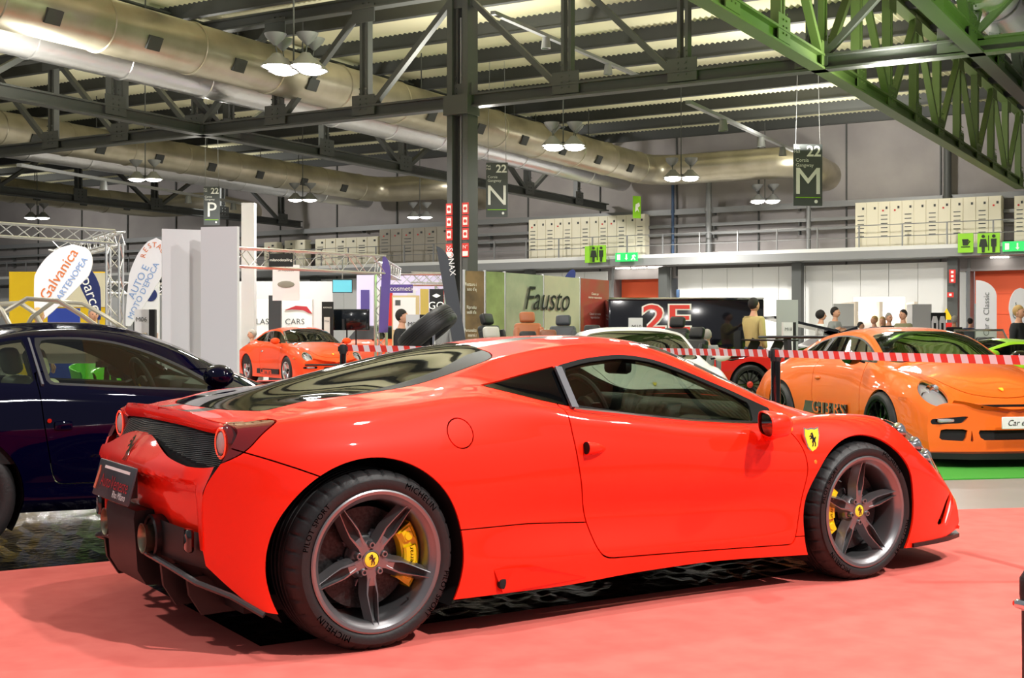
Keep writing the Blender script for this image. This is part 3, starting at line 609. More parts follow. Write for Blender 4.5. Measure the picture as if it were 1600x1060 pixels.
# mirror, handle, side fin, badge, indicator
for sg in (-1, 1):
    s = MB(); rg = []
    for x_, w_, h_, dy in ((1.925, .098, .050, 0), (1.93, .104, .056, 0), (1.96, .106, .058, 0), (2.0, .098, .054, .004), (2.03, .078, .043, .01), (2.045, .045, .026, .016), (2.048, .0, .0, .02)):
        rg.append([(x_-.05*sg*np.sign(math.cos(a))*abs(math.cos(a))**.62*max(0, 1-(x_-1.925)/.1), sg*(1.02-dy)+w_*np.sign(math.cos(a))*abs(math.cos(a))**.62, .797+h_*np.sign(math.sin(a))*abs(math.sin(a))**.62-.010*math.cos(a)*sg) for a in np.linspace(0, 2*PI, 28, endpoint=False)])
    vs = [q for r_ in rg for q in r_]; s.add(vs, [(i*28+j, i*28+(j+1) % 28, (i+1)*28+(j+1) % 28, (i+1)*28+j) for i in range(6) for j in range(28)])
    mr = s.build('mirror', M_red, fer, 50)
    MB().add([(q[0]+.006, sg*1.02+(q[1]-sg*1.02)*.95, .797+(q[2]-.797)*.95) for q in rg[0]], [tuple(range(28))]).build('mirror_glass', mat('mirror_glass', '#1b1b1c', .05, .9), mr)
    MB().tube([(2.04, sg*.86, .735), (2.05, sg*.93, .74), (2.04, sg*.985, .765)], [.035, .028, .032], 10).build('mirror_stalk', M_red, mr)
    MB().tube([(.982, sg*.944, .727), (1.02, sg*.945, .726), (1.06, sg*.938, .722), (1.085, sg*.926, .719)], [.029, .025, .018, .010], 14).build('door_handle', M_red, fer); MB().lathe([(0, -.0), (.026, 0), (.027, .004)], 14, 'x', (.9805, sg*.944, .727)).build('handle_recess', M_dark, fer)
    fn = MB().add([(.52, sg*.957, .262), (.60, sg*.985, .268), (.71, sg*.985, .262), (.98, sg*.948, .185), (.55, sg*.975, .172), (.56, sg*.94, .17), (.95, sg*.93, .17)], [(0, 1, 4, 5), (1, 2, 3, 4), (0, 5, 6, 3, 2), (3, 6, 5, 4), (0, 2, 1)]).build('side_fin', M_red, fer)
    MB().lathe([(0, -.01), (.02, -.008), (.022, .01)], 16, 'y', (.555, sg*.968, .205)).build('side_fin_bore', M_dark, fer)
SHIELD = [(0, .5), (.2, .46), (.42, .52), (.44, .2), (.3, -.28), (0, -.58), (-.3, -.28), (-.44, .2), (-.42, .52), (-.2, .46)]
def shield(loc, sz, parent, rot):
    MB().prism([(x*sz*1.14, z*sz*1.14) for x, z in SHIELD], -.002, .008).xf(rot).build('badge_rim', M_silver, parent, 0, loc)
    b = MB().prism([(x*sz, z*sz) for x, z in SHIELD], -.0035, -.001).xf(rot).build('shield_badge', M_yelbadge, parent, 0, loc)
    h_ = horse_mb(sz*.34); h_.v = [(x, y-.0035, z+.02*sz) for x, y, z in h_.v]; h_.xf(rot).build('horse_emblem', M_gloss, parent, 0, loc)
shield((2.315, -.9255, .702), .105, fer, Matrix.Rotation(math.radians(2), 4, 'Z') @ Matrix.Rotation(math.radians(-8), 4, 'X'))
MB().ball((2.315, -.948, .594), .014, 10, 6, sc=(1, .4, 1.25)).build('side_indicator', M_amber, fer)
# cabin
s = MB(); s.rbox((2.27, 0, .74), (.34, 1.36, .24), .08, 3); s.rbox((2.12, .38, .80), (.2, .42, .17), .07, 3); s.rbox((2.12, -.05, .76), (.2, .3, .2), .06, 3); s.rbox((2.12, -.42, .70), (.2, .4, .2), .06, 3); s.rbox((1.7, 0, .5), (.9, .3, .3), .05, 2); s.build('dashboard', M_leather, fer)
steering(fer, (1.93, .38, .812), math.radians(-22))
for sg in (-1, 1):
    o = seat_mb().build('seat', M_leather, fer, loc=(1.12, sg*.37, .12)); o.scale = (.95, .95, .95)
MB().rbox((1.86, 0, 1.04), (.05, .2, .075), .024, 2).build('rear_view_mirror', M_black, fer)
MB().box((.62, 0, .6), (.04, 1.1, .75)).build('bulkhead', M_dark, fer)
# wheels
fork_wheel(fer, 0, -1, .345, .345, .30, .268, .055, -PI/2, 0.0, .815)
fork_wheel(fer, 0, 1, .345, .345, .30, .268, .055, -PI/2, PI, .815)
fork_wheel(fer, 2.65, -1, .340, .340, .245, .268, .045, PI/2, PI-.05, .835)
fork_wheel(fer, 2.65, 1, .340, .340, .245, .268, .045, PI/2, 0, .835)
# ---------------------------------------------------------------- the exhibition hall
HRZ = -math.radians(62.7)          # the hall stands turned against the car; hall x runs along the back wall, hall y towards it
HX = np.array([math.cos(HRZ), math.sin(HRZ), 0]); HY = np.array([-math.sin(HRZ), math.cos(HRZ), 0])
def hp(x, y, z=0.0):
    p = np.array([CAM[0], CAM[1], 0])+HX*x+HY*y; return (float(p[0]), float(p[1]), z)
def hthing(name, label, cat, x=0, y=0, z=0, group=None, rz=0.0): return thing(name, label, cat, hp(x, y, z), HRZ+rz, group)
def hstruct(name, x=0, y=0, z=0):
    o = thing(name, None, None, hp(x, y, z), HRZ); o['kind'] = 'structure'; return o
M_steel = mat('painted_steel', '#4d4f4d', .55); M_steeldk = mat('dark_steel', '#3c3e3d', .6); M_greenlit = mat('steel_lit_green', '#5a6e38', .55)  # green tint in the steel colour stands for green light on one girder
M_deck = mat('roof_deck', '#d9d5b4', .7); M_wallgrey = mat('grey_cladding', '#a39d9b', .7, noise='#979190', bscale=.6); M_panel = mat('white_wall_panel', '#efefec', .6)
M_duct = mat('galvanised_duct', '#c2bba8', .33, .8, noise='#b0a892', bscale=1.2); M_foil = mat('foil_duct', '#d8d8da', .28, .9, bump=1.0, bscale=7); M_orange = mat('orange_door', '#ff6a3c', .6); M_cream = mat('cream_cabinet', '#efe8d0', .55)
M_glow = mat('lamp_glow', '#fffaf0', .5, emit=14.0); M_signgrey = mat('sign_grey', '#4f5354', .6); M_signwhite = mat('sign_white', '#f4f4f0', .6)
M_lime = mat('lime_sign', '#8fd21e', .5); M_exit = mat('exit_sign_green', '#19c25a', .5, emit=.6); M_pipe = mat('blue_pipe', '#3a5374', .5); M_rail = mat('grey_rail', '#8b8c8c', .5, .3); M_alu = mat('aluminium_truss', '#cfd0d2', .3, .8)
M_concrete = mat('polished_concrete', '#93908a', .35, noise='#89867f', bscale=.8); M_signred = mat('sign_red', '#d8281e', .5)
M_carpet = mat('red_carpet', '#d86a5f', .95, noise='#d06056', bump=.12, bscale=6); M_carpetg = mat('green_carpet', '#3f9a2c', .95, bump=.3, bscale=60)
# floor and carpets
fl = hstruct('floor'); MB().box((0, 20, -.1), (200, 160, .2)).build('floor_slab', M_concrete, fl)
carpet = MB().box((-1.63, -1.4, .004), (9.2, 9.0, .008)); 
cp = [(-9, -9), (9.5, -9), (9.5, -1.2), (3.85, 1.0), (1.0, 2.05), (-.2, 2.5), (-1.0, 7.0), (-9, 8.0)]
tag(MB().prism([(x, y) for x, y in cp], .001, .008, 'xy').build('stand_carpet', M_carpet), 'wide salmon red carpet under the foreground sports car', 'carpet')
# roof: deck with corrugations in strips between deep purlins
ce = hstruct('ceiling'); Y0, Y1, X0, X1 = 12.0, 57.0, -80.0, 22.0
k = 0
for i in range(15):
    y0 = Y0+3.06*i; s = MB(); n = 1100; V = []; 
    for j in range(n+1):
        x = X0+(X1-X0)*j/n; z = 10.62+(0.07 if j % 2 else 0.0); V += [(x, y0+.1, z), (x, y0+3.0, z)]
    s.add(V, [(2*j, 2*j+1, 2*j+3, 2*j+2) for j in range(n)]).build('deck_sheet', M_deck, ce, 0)
    MB().box(((X0+X1)/2, y0, 10.45), (X1-X0, .12, .42)).build('purlin', M_steeldk, ce, 0); MB().box(((X0+X1)/2, y0+.0, 10.24), (X1-X0, .2, .03)).build('purlin_flange', M_steeldk, ce, 0)
MB().box(((X0+X1)/2, 33, 10.95), (X1-X0, 52, .1)).build('roof_panel', M_deck, ce, 0)
# back wall
WY = 56.3
wb = hstruct('wall_back', 0, WY, 0); MB().box((-28, .3, 7.5), (116, .3, 7.2)).build('upper_cladding', M_wallgrey, wb, 0)
for i in range(27):
    MB().box((-80+i*4.0, .12, 7.5), (.06, .1, 7.0)).build('cladding_seam', M_steel, wb, 0)
openings = [(-27.2, -24.4), (-10.75, -4.9)]
x = -80.0
while x < 26:
    if not any(a-.6 < x+.6 < b+.6 for a, b in openings): MB().box((x+.61, -.0, 2.15), (1.2, .12, 4.3)).build('wall_panel', M_panel, wb, 0)
    x += 1.22
MB().box((-28, -.6, 4.62), (116, 1.9, .35)).build('catwalk_beam', M_rail, wb, 0); MB().box((-28, -1.5, 4.86), (116, .12, .16)).build('catwalk_edge', mat('pale_edge', '#d9d9d6', .6), wb, 0)
for xx in (-31.4, -24.25, -17.9, -11.3, -4.6, 2.0, -38.1, -44.8, -51.5, -58.2): MB().box((xx, -.75, 2.2), (.42, .42, 4.4)).build('catwalk_post', M_steel, wb, 0)
for nn, (a, b) in enumerate(openings):
    d = hstruct('door_%d' % (nn+1), (a+b)/2, WY+.9, 0); w = b-a
    MB().box((0, 0, 2.2), (w, .1, 4.4)).build('shutter', M_orange, d, 0)
    for q in range(5): MB().box((0, -.06, .4+q*.85), (w, .03, .02)).build('shutter_joint', mat('joint_orange', '#e0562c', .6), d, 0)
    for sg in (-1, 1): MB().box((sg*(w/2+.1), -.4, 2.2), (.12, .9, 4.4)).build('door_jamb', M_rail, d, 0)
    MB().box((0, -.4, 4.46), (w+.3, .9, .1)).build('door_head', M_rail, d, 0)
    for q in (-.3, 0, .3): MB().box((q*w, -1.1, 4.42), (.7, .16, .05)).build('door_light', M_glow, d, 0)
    text('22-2' if nn == 0 else '22-1', 1.7, (.75 if nn == 0 else 1.2, -.08, 1.9 if nn == 0 else 2.3), M_signwhite, d, bold=.03)
    MB().box((-w/2-.9, -.55, 2.15), (1.3, .12, 4.3)).build('reveal_panel', M_panel, d, 0)
for q in (-.7, .9): MB().box((q, -.1, 1.15), (.9, .06, 2.3)).build('wicket', mat('door_frame_red', '#c8321e', .5), d, 0); MB().box((q, -.14, 1.25), (.55, .04, 1.7)).build('wicket_glass', mat('bright_pane', '#e6e4f4', .3, emit=.5), d, 0)
# gantry railing along the catwalk
gr = hthing('catwalk_railing', 'grey metal railing along the raised gantry on the back wall', 'railing', -28, WY-1.5, 4.9)
for q in (.45, .95): MB().tube([(-50, 0, q), (50, 0, q)], .02, 6).build('rail', M_rail, gr)
for i in range(56): MB().box((-50+i*1.8, 0, .48), (.055, .055, .96)).build('railing_post', M_rail, gr, 0)
# cable trays, conduits and pipes
for zz_, r_, lab in ((6.95, .16, 'perforated cable tray running high along the grey back wall'), (6.3, .09, 'upper of two thin conduits under the cable tray'), (5.9, .07, 'lower of two thin conduits under the cable tray')):
    t = hthing('cable_tray' if r_ > .1 else 'conduit', lab, 'conduit', -28, WY-.25, zz_); MB().box((0, 0, 0), (104, .2, r_*1.6)).build('tray', M_rail, t, 0)
    for i in range(26): MB().box((-50+i*4, .1, -.12), (.06, .3, .2)).build('bracket', M_steel, t, 0)
for (px, m, nm, r_, lab) in ((1054, M_pipe, 'pipe', .07, 'dark blue vertical pipe on the back wall right of the metal duct elbow'), (1110, M_rail, 'pipe', .14, 'pale grey vertical downpipe right of the blue pipe'), (1266, M_rail, 'pipe', .1, 'grey vertical pipe below the gangway M banner'), (1483, M_steel, 'pipe', .16, 'dark vertical pipe above the right electrical cabinets')):
    t = (px-800)/F_PX; F = (WY-.3)/(.505*t+.863); R = t*F; x = .863*R-.505*F
    o = hthing(nm, lab, 'pipe', x, WY-.35, 4.9); MB().tube([(0, 0, 0), (0, 0, 4.2)], r_, 10).build('pipe_run', m, o); MB().tube([(0, 0, 2.0), (0, 0, 2.15)], r_*1.25, 10).build('pipe_collar', m, o)
def wall_x(px, y=WY):
    t = (px-800)/F_PX; F = y/(.505*t+.863); return .863*t*F-.505*F, F
# electrical cabinets on the gantry
def cabinets(p0, p1, n, h, label, seed, m=None):
    x0, F0 = wall_x(p0, WY-.6); x1, F1 = wall_x(p1, WY-.6); w = (x1-x0)/n; rnd = random.Random(seed)
    o = hthing('switchgear', label, 'cabinet', (x0+x1)/2, WY-.6, 4.95)
    MB().box((0, .1, h/2), (x1-x0, .5, h)).build('cabinet_case', m or M_cream, o, 0)
    for i in range(n):
        cx = -(x1-x0)/2+w*(i+.5); MB().box((cx, -.17, h/2), (w*.95, .04, h*.96)).build('cabinet_door', m or M_cream, o, 0)
        b = MB()
        if i % 2 == 0:
            for q in range(6): b.box((cx, -.2, h*.25+q*h*.09), (w*.55, .02, .035))
            tag(b.build('vent_slots', M_steel, o, 0), kind='stuff')
        MB().box((cx+w*.2, -.2, h*.86), (w*.16, .03, .1)).build('cabinet_switch', M_steeldk, o, 0)
        if rnd.random() < .4: MB().box((cx-w*.1, -.2, h*.8), (.07, .02, .07)).build('pilot_lamp', M_signred, o, 0)
cabinets(831, 1012, 13, 1.95, 'long row of cream electrical cabinets above the left orange door', 1)
cabinets(1340, 1568, 12, 1.95, 'long row of cream electrical cabinets at the right above white panels', 2)
cabinets(1588, 1640, 3, 1.9, 'cream electrical cabinet cut by the right edge of the picture', 3)
cabinets(598, 706, 6, 1.85, 'dull grey cabinet row just left of the hall column', 4, mat('taupe_cabinet', '#a59d8f', .6))
cabinets(498, 596, 6, 1.5, 'pale cabinet row with green pilot lights above the trusses', 5)
cabinets(450, 482, 2, 1.5, 'short pair of pale cabinets left of the green pilot lights', 6)
cabinets(418, 438, 1, 1.45, 'single small pale cabinet behind the exhibition truss', 7)
# signs on the gantry
def gsign(px, py, w, h, m, name, label, y=WY-1.75, fold=0):
    x, F = wall_x(px, y); o = hthing(name, label, 'sign', x, y, zz(py, F)); MB().box((0, 0, 0), (w, .06, h)).build('sign_board', m, o, 0); return o, F
def figure_icon(par, x, s_, woman, m):
    b = MB(); b.lathe([(0, 0), (.09*s_, 0), (.09*s_, .02), (0, .02)], 12, 'y', (x, -.06, .36*s_)); 
    b.prism([(x-.14*s_, .22*s_), (x+.14*s_, .22*s_), (x+(.22 if woman else .13)*s_, -.2*s_), (x+.08*s_, -.2*s_), (x+.07*s_, -.5*s_), (x-.07*s_, -.5*s_), (x-.08*s_, -.2*s_), (x-(.22 if woman else .13)*s_, -.2*s_)], -.06, -.035); b.build('figure_icon', m, par, 0)
M_icon = mat('icon_dark', '#15220c', .6)
for (px, py, lab) in ((936, 397, 'lime toilet sign with two figures above the left orange door'), (1547, 380, 'lime toilet sign with two figures above the right orange door')):
    o, F = gsign(px, py, 30/F_PX*64*.9, 28/F_PX*64*.9, M_lime, 'toilet_sign', lab)
    figure_icon(o, -.2, .75, True, M_icon); figure_icon(o, .2, .75, False, M_icon); MB().box((0, -.05, 0), (.025, .03, .6)).build('divider', M_icon, o, 0)
o, F = gsign(1511, 380, .6, .78, M_lime, 'cafe_sign', 'lime sign with a dark coffee cup beside the right toilet sign')
MB().prism([(-.13, .15), (.11, .15), (.09, -.1), (-.1, -.1)], -.06, -.03).build('cup_icon', M_icon, o, 0); MB().box((0, -.05, -.16), (.34, .03, .04)).build('saucer_icon', M_icon, o, 0); MB().tube([(.1, -.05, .1), (.18, -.05, .06), (.1, -.05, -.04)], .018, 6).build('cup_handle', M_icon, o)
o, F = gsign(923, 398, .45, .78, M_lime, 'cafe_sign', 'narrow folded lime sign left of the left toilet sign')
for (px, lab) in ((981, 'lit green emergency exit sign above the left orange door'), (1592, 'lit green emergency exit sign at the right edge above the right orange door')):
    o, F = gsign(px, 402 if px < 1000 else 385, 1.12, .4, M_exit, 'exit_sign', lab, WY-1.8)
    MB().box((-.38, -.05, 0), (.16, .03, .26)).build('door_icon', M_signwhite, o, 0); MB().prism([(-.02, .13), (.04, .13), (.04, -.05), (.09, -.05), (.01, -.15), (-.07, -.05), (-.02, -.05)], -.06, -.035).build('arrow_icon', M_signwhite, o, 0)
    MB().prism([(.3, .06), (.42, .1), (.5, .02), (.46, .0), (.42, .05), (.4, -.02), (.48, -.14), (.43, -.15), (.36, -.05), (.3, -.15), (.24, -.13), (.32, -.04)], -.06, -.035).build('runner_icon', M_signwhite, o, 0)
# big round ducts
def duct(x, zc, r, y0, label, xe=None, elbow=True, m=None, outlets=True):
    o = hthing('air_duct', label, 'duct', x, 0, zc); ye = WY-3.0
    P = [(0, y0, 0)]
    if elbow:
        P += [(0, ye-1.2, 0), (.25, ye-.45, 0), (1.0, ye, 0), (xe-x-1.2, ye, 0)]
        if True: P += [(xe-x-.5, ye+.25, 0), (xe-x, ye+1.0, -.2), (xe-x, ye+3.2, -.3)]
    else: P += [(0, ye+2, 0)]
    MB().tube(P, r, 28).build('duct_run', m or M_duct, o, 50)
    for i in range(int((ye-y0)/3.0)):
        y = y0+1.5+i*3.0
        MB().lathe([(r+.005, -.05), (r+.03, -.03), (r+.03, .03), (r+.005, .05)], 28, 'y', (0, y, 0)).build('duct_joint', m or M_duct, o, 40)
        if outlets:
            for a in (-.45, -2.7):
                c = Vector((r*math.cos(a)*1.0, y+1.2, r*math.sin(a))); MB().box(c, (.1, .42, .34), R=Matrix.Rotation(-a, 3, 'Y')).build('air_outlet', M_steeldk, o, 0)
    for i in range(int((ye-y0)/6.0)): MB().tube([(0, y0+3+i*6, r), (0, y0+3+i*6, 10.4-zc)], .02, 6).build('hanger', M_steel, o)
duct(-23.85, 8.55, .66, 14, 'big galvanised air duct running to an elbow left of the gangway M banner', -16.9)
duct(-38.9, 8.55, .62, 20, 'second galvanised air duct ending in an elbow above the exhibition trusses', -34.6)
duct(-54.5, 8.5, .62, 30, 'farthest galvanised air duct at the left behind the lattice girders', -50.0)
duct(-26.3, 8.5, .5, 14, 'ribbed flexible duct alongside the big galvanised duct', elbow=False, m=M_foil, outlets=False)
duct(-41.2, 8.4, .48, 20, 'ribbed flexible duct alongside the second galvanised duct', elbow=False, m=M_foil, outlets=False)
duct(-5.2, 8.6, .62, 16, 'silver foil duct at the upper right corner', elbow=False, m=M_foil, outlets=False)
# lattice girders: chords, posts and braces; along=True runs towards the wall
def girder(x, y, length, label, along, step, pat=None, zb=7.0, zt=10.15, m=None, w=.34, group=None, twin=False):
    o = hthing('lattice_girder', label, 'girder', x, y, 0, rz=PI/2 if along else 0.0); m = m or M_steel; h = length
    for z, q in ((zb+.17, w), (zt, w)):
        MB().box((h/2, 0, z), (h, q, .05)).box((h/2, 0, z+.15), (h, .06, .3)).box((h/2, 0, z+.3), (h, q, .05)).build('chord', m, o, 0)
    n = int(length/step)
    for i in range(n+1):
        xx = i*step
        for s_ in (-.1, .1): MB().box((xx+s_, 0, (zb+zt)/2+.2), (.08, .22, zt-zb-.1)).build('girder_post', m, o, 0)
        MB().box((xx, -.13, zb+.5), (.75, .03, .55)).build('gusset_plate', m, o, 0); MB().box((xx, -.13, zt-.15), (.75, .03, .5)).build('gusset_plate', m, o, 0)
        bt = MB()
        for a_ in range(5):
            for b_ in (-.1, .1): bt.box((xx+b_, -.16, zb+.38+a_*.14), (.035, .03, .035))
        tag(bt.build('bolt_rows', m, o, 0), kind='stuff')
        if i < n:
            up_ = (i % 2) if pat is None else ((i-pat) % 6 >= 3); a, b_ = ((zb+.35, zt-.05) if up_ else (zt-.05, zb+.35))
            MB().bar((xx+.15, -.05, a), (xx+step-.15, -.05, b_), .18, .14).build('girder_brace', m, o, 0)
CX, CY = -18.26, 28.7
girder(CX-3.12*12, CY, 3.12*25, 'front lattice girder crossing the picture at the hall column', False, 3.12, pat=0)
girder(CX+9.52, 14, WY-14.5, 'lattice girder lit green running to the back wall at the upper right', True, 2.95, m=M_greenlit)
girder(CX+5.4 if 0 else CX+12.9, 18, WY-18.5, 'dark lattice girder behind the green one at the upper right', True, 3.2, m=M_steeldk)
girder(CX-9.13, 16, WY-16.5, 'lattice girder running to the back wall left of the hall column', True, 4.6)
girder(CX-27.8, 22, WY-22.5, 'far left lattice girder behind the second duct', True, 4.6, m=M_steeldk)
# I column with its strips of red notices
co = hthing('steel_column', 'tall grey steel column standing behind the display wall', 'column', CX, CY, 0)
for s_ in (-.24, .24): MB().box((s_, 0, 5.3), (.16, .5, 10.6)).build('column_flange', M_steel, co, 0)
MB().box((0, .05, 5.3), (.4, .06, 10.6)).build('column_web', M_steeldk, co, 0); MB().box((0, -.05, 7.2), (.75, .6, .5)).build('column_collar', M_steel, co, 0)
MB().tube([(.02, -.1, 0), (.02, -.1, 9.5)], .03, 6).build('conduit_run', M_rail, co)
for s_ in (-.24, .26):
    for q in range(3):
        b = MB().box((s_, -.26, 4.5-q*.33), (.2, .02, .3)).build('fire_notice', M_signred, co, 0); MB().box((s_, -.272, 4.5-q*.33), (.13, .01, .2)).build('notice_symbol', M_signwhite, b, 0); MB().lathe([(0, -.004), (.045, -.004), (.045, .004), (0, .004)], 12, 'y', (s_, -.28, 4.5-q*.33)).build('notice_symbol', M_signred, b, 0)
    b = MB().box((s_, -.26, 3.42), (.2, .02, .36)).build('notice_plate', M_signred, co, 0); text('N°', .13, (s_, -.275, 3.5), M_signwhite, b); MB().box((s_, -.272, 3.33), (.16, .01, .12)).build('notice_field', M_signwhite, b, 0)
# hanging banners
def banner(px, py, d, wpx, hpx, letter, label, tilt=0.0):
    w = wpx/F_PX*d; h = hpx/F_PX*d; z = zz(py, d); o = thing('hanging_banner', label, 'banner', gp(px, d, z), -YAW+tilt)
    MB().box((0, 0, 0), (w, .04, h)).build('banner_sheet', M_signgrey, o, 0)
    text('22', w*.5, (w*.2, -.03, h*.38), M_signwhite, o, bold=.012*w); text('Pad.\nHall', w*.13, (-w*.38, -.03, h*.41), M_signwhite, o)
    text('Corsia\nGangway', w*.17, (-w*.43, -.03, h*.2), M_signwhite, o, align='LEFT'); text(letter, w*1.3, (0, -.03, -h*.12), M_signwhite, o)
    MB().box((0, -.03, -h*.365), (w*.86, .01, h*.012)).build('banner_line', M_lime, o, 0); MB().lathe([(0, -.03), (w*.06, -.03), (w*.06, -.02), (0, -.02)], 16, 'y', (w*.28, 0, -h*.43)).build('banner_roundel', M_signwhite, o, 0)
    for s_ in (-.42, .42): MB().tube([(w*s_, 0, h/2), (w*s_*.8, 0, 10.3-z)], .008, 5).build('cable', M_rail, o)
banner(1262, 274, 40, 46, 96, 'M', 'grey hanging banner reading 22 Corsia Gangway M', .08)
banner(776.5, 297, 43, 34, 85, 'N', 'grey hanging banner reading 22 Corsia Gangway N')
banner(331, 322, 46, 25, 60, 'P', 'grey hanging banner reading 22 Corsia Gangway P')
o = thing('hanging_banner', 'small lime hanging banner with running figure near duct elbow', 'banner', gp(995, 50, zz(324, 50)), -YAW+.5); MB().box((0, 0, 0), (.35, .04, .85)).build('banner_sheet', M_lime, o, 0)
MB().prism([(-.08, .1), (.08, .18), (.12, .05), (.02, -.02), (.08, -.2), (0, -.1), (-.1, -.2)], -.04, -.03).build('runner_icon', M_signwhite, o, 0)
# halide lamps on rods
def high_bay(px, py, d, n, label):
    z = zz(py, d); o = thing('halide_lamp', label, 'lamp', gp(px, d, z), -YAW, 'halide lamps under the roof'); MB().tube([(0, 0, .1), (0, 0, 10.4-z)], .02, 6).build('lamp_rod', M_steel, o)
    MB().box((0, 0, .12), (.9, .06, .06)).build('lamp_bar', M_steel, o, 0)
    sp = [(-.3, 0), (.3, 0)] if n == 2 else [(-.32, -.2), (.3, -.25), (-.26, .3), (.36, .25)]
    for x, y in sp:
        sh = MB().lathe([(.02, .30), (.10, .28), (.14, .22), (.33, .04), (.35, 0), (.33, .0), (.12, .2)], 24, 'z', (x, y, 0)).build('lamp_shade', M_rail, o)
        MB().ball((x, y, .03), .26, 14, 8, sc=(1.15, 1.15, .42)).build('lamp_bulb', M_glow, sh)
        MB().lathe([(.03, .45), (.2, .62), (.24, .7), (.22, .7), (.03, .48)], 16, 'z', (x*1.1, y, 0)).build('up_reflector', M_rail, o); MB().tube([(x, y, .28), (x*1.1, y, .47)], .015, 6).build('stem', M_steel, o)
for a in ((459, 108, 27.7, 4, 'large cluster of halide lamps below the big duct, upper left'), (227, 281, 47, 2, 'pair of halide lamps above the green truss booth at left'), (58, 341, 63, 2, 'lowest pair of halide lamps at the far left'), (473, 313, 54, 2, 'pair of halide lamps right of the gangway P banner'),
          (656, 340, 62, 2, 'pair of halide lamps just left of the hall column'), (880, 230, 39, 4, 'lamp cluster in front of the big duct right of the column'), (1064, 279, 47, 4, 'lamp cluster at the elbow of the big duct'), (1195, 315, 56, 4, 'lamp cluster left of the gangway M banner')): high_bay(*a)
# long tracks carrying spots
def track(p0, p1, label):
    o = thing('lighting_track', label, 'track'); MB().bar(p0, p1, .14, .09).build('track_rail', M_rail, o, 0)
    for t in (.25, .6, .85):
        q = Vector(p0).lerp(Vector(p1), t); MB().lathe([(0, .1), (.1, .1), (.14, -.2), (.12, -.2)], 12, 'z', (q.x, q.y, q.z-.15)).build('spot', M_rail, o)
track(gp(770, 33, zz(20, 33)), gp(1040, 44, zz(138, 44)), 'pale lighting track under the roof right of the column'); track(gp(1075, 32, zz(160, 32)), gp(1240, 48, zz(236, 48)), 'pale lighting track left of the gangway M banner')
track(gp(30, 36, zz(258, 36)), gp(400, 60, zz(322, 60)), 'pale lighting track at left below the second duct')
# ---------------------------------------------------------------- the other cars
def spoke_wheel(car, x, side, z, R, w, rr, offy, m_rim, n=10, sw=.03, cap=None, disc=True, fuchs=False, twin=False):
    h = w/2; wh = tyre_mb(R, w, rr, 48, False).build('wheel', M_rubber, car, 30, (x, offy*side, z))
    if side > 0: wh.rotation_euler = (0, 0, PI)
    ro = rr-.002
    MB().lathe([(ro+.004, -h+.01), (ro+.004, -h-.001), (ro-.014, -h+.002), (ro-.022, -h+.02), (ro-.035, h*.3), (ro-.03, h-.02), (ro, h-.01)], 48, 'y').build('rim', M_silver if fuchs else m_rim, wh, 35)
    for k in range(n):
        a = 2*PI*(k+.5)/n+PI/2; s = MB()
        def P(r, l, y): return (r*math.cos(a)-l*math.sin(a), y, r*math.sin(a)+l*math.cos(a))
        if fuchs: rs = ((.04, .022), (.09, .034), (.14, .045), (ro-.02, .03))
        else: rs = ((.04, sw*.8), (.1, sw*.6), (ro-.015, sw*.5))
        rg = []
        for i, (r, q) in enumerate(rs):
            y = -h+.035-.025*i/(len(rs)-1); rg.append([P(r, -q, y+.03), P(r, -q*.7, y), P(r, q*.7, y), P(r, q, y+.03)])
        vs = [p for g in rg for p in g]; s.add(vs, [(i*4+j, i*4+(j+1) % 4, (i+1)*4+(j+1) % 4, (i+1)*4+j) for i in range(len(rg)-1) for j in range(4)])
        s.build('spoke', m_rim if not fuchs else M_silver, wh, 30)
    MB().lathe([(0, -h+.012), (.03, -h+.012), (.036, -h+.02), (.06, -h+.032), (.065, -h+.06)], 20, 'y').build('hub', cap or m_rim, wh)
    if disc: MB().lathe([(.03, -h+.09), (ro*.76, -h+.09), (ro*.76, -h+.12), (.03, -h+.12)], 32, 'y').build('brake_disc', M_rotor, wh)
    MB().lathe([(.0, -h+.14), (ro-.02, -h+.14)], 24, 'y').build('wheel_back', M_dark, wh)
    return wh
def nose_sheet(ring, bulge=.16, back=False):
    "closes the front (or tail) ring with a face that bows outward"
    half = ring[:len(ring)//2+1]; ny = 40; V = np.zeros((len(half), ny+1, 3))
    for i, p in enumerate(half):
        w = abs(p[1]); t = np.linspace(1, -1, ny+1); V[i, :, 1] = w*t; V[i, :, 2] = p[2]; V[i, :, 0] = p[0]+(-1 if back else 1)*bulge*w*w*(1-t*t)
    gu = np.gradient(V, axis=0); gv = np.gradient(V, axis=1); N = np.cross(gv, gu); N /= (np.linalg.norm(N, axis=2, keepdims=True)+1e-9)
    s = -1 if ((N[..., 0].mean() > 0) == back) else 1; N = N*s
    m = ny+1; F = [(i*m+j, i*m+j+1, (i+1)*m+j+1, (i+1)*m+j) for i in range(len(half)-1) for j in range(ny)]
    if s < 0: pass
    v = V.reshape(-1, 3); f0 = F[len(F)//2+ny//2]; fn = np.cross(v[f0[1]]-v[f0[0]], v[f0[2]]-v[f0[0]])
    if np.dot(fn, N.reshape(-1, 3)[f0[0]]) < 0: F = [q[::-1] for q in F]
    return Surf(v, N.reshape(-1, 3), F)
def yz(V): return np.stack([np.abs(V[:, 1]), V[:, 2]], 1)
def cut_front(S, poly, xmin, gap=0.0, fn=None):
    g = fn(S.V) if fn else sd(yz(S.V), poly); a, b = S.clip(np.where(S.V[:, 0] > xmin, g+gap, 1.0)); 
    return a, b
def scale_y(FT, sy, sz=1.0): return [dict(f, k=[(x, w*sy, z*sz) for x, w, z in f['k']]) for f in FT]
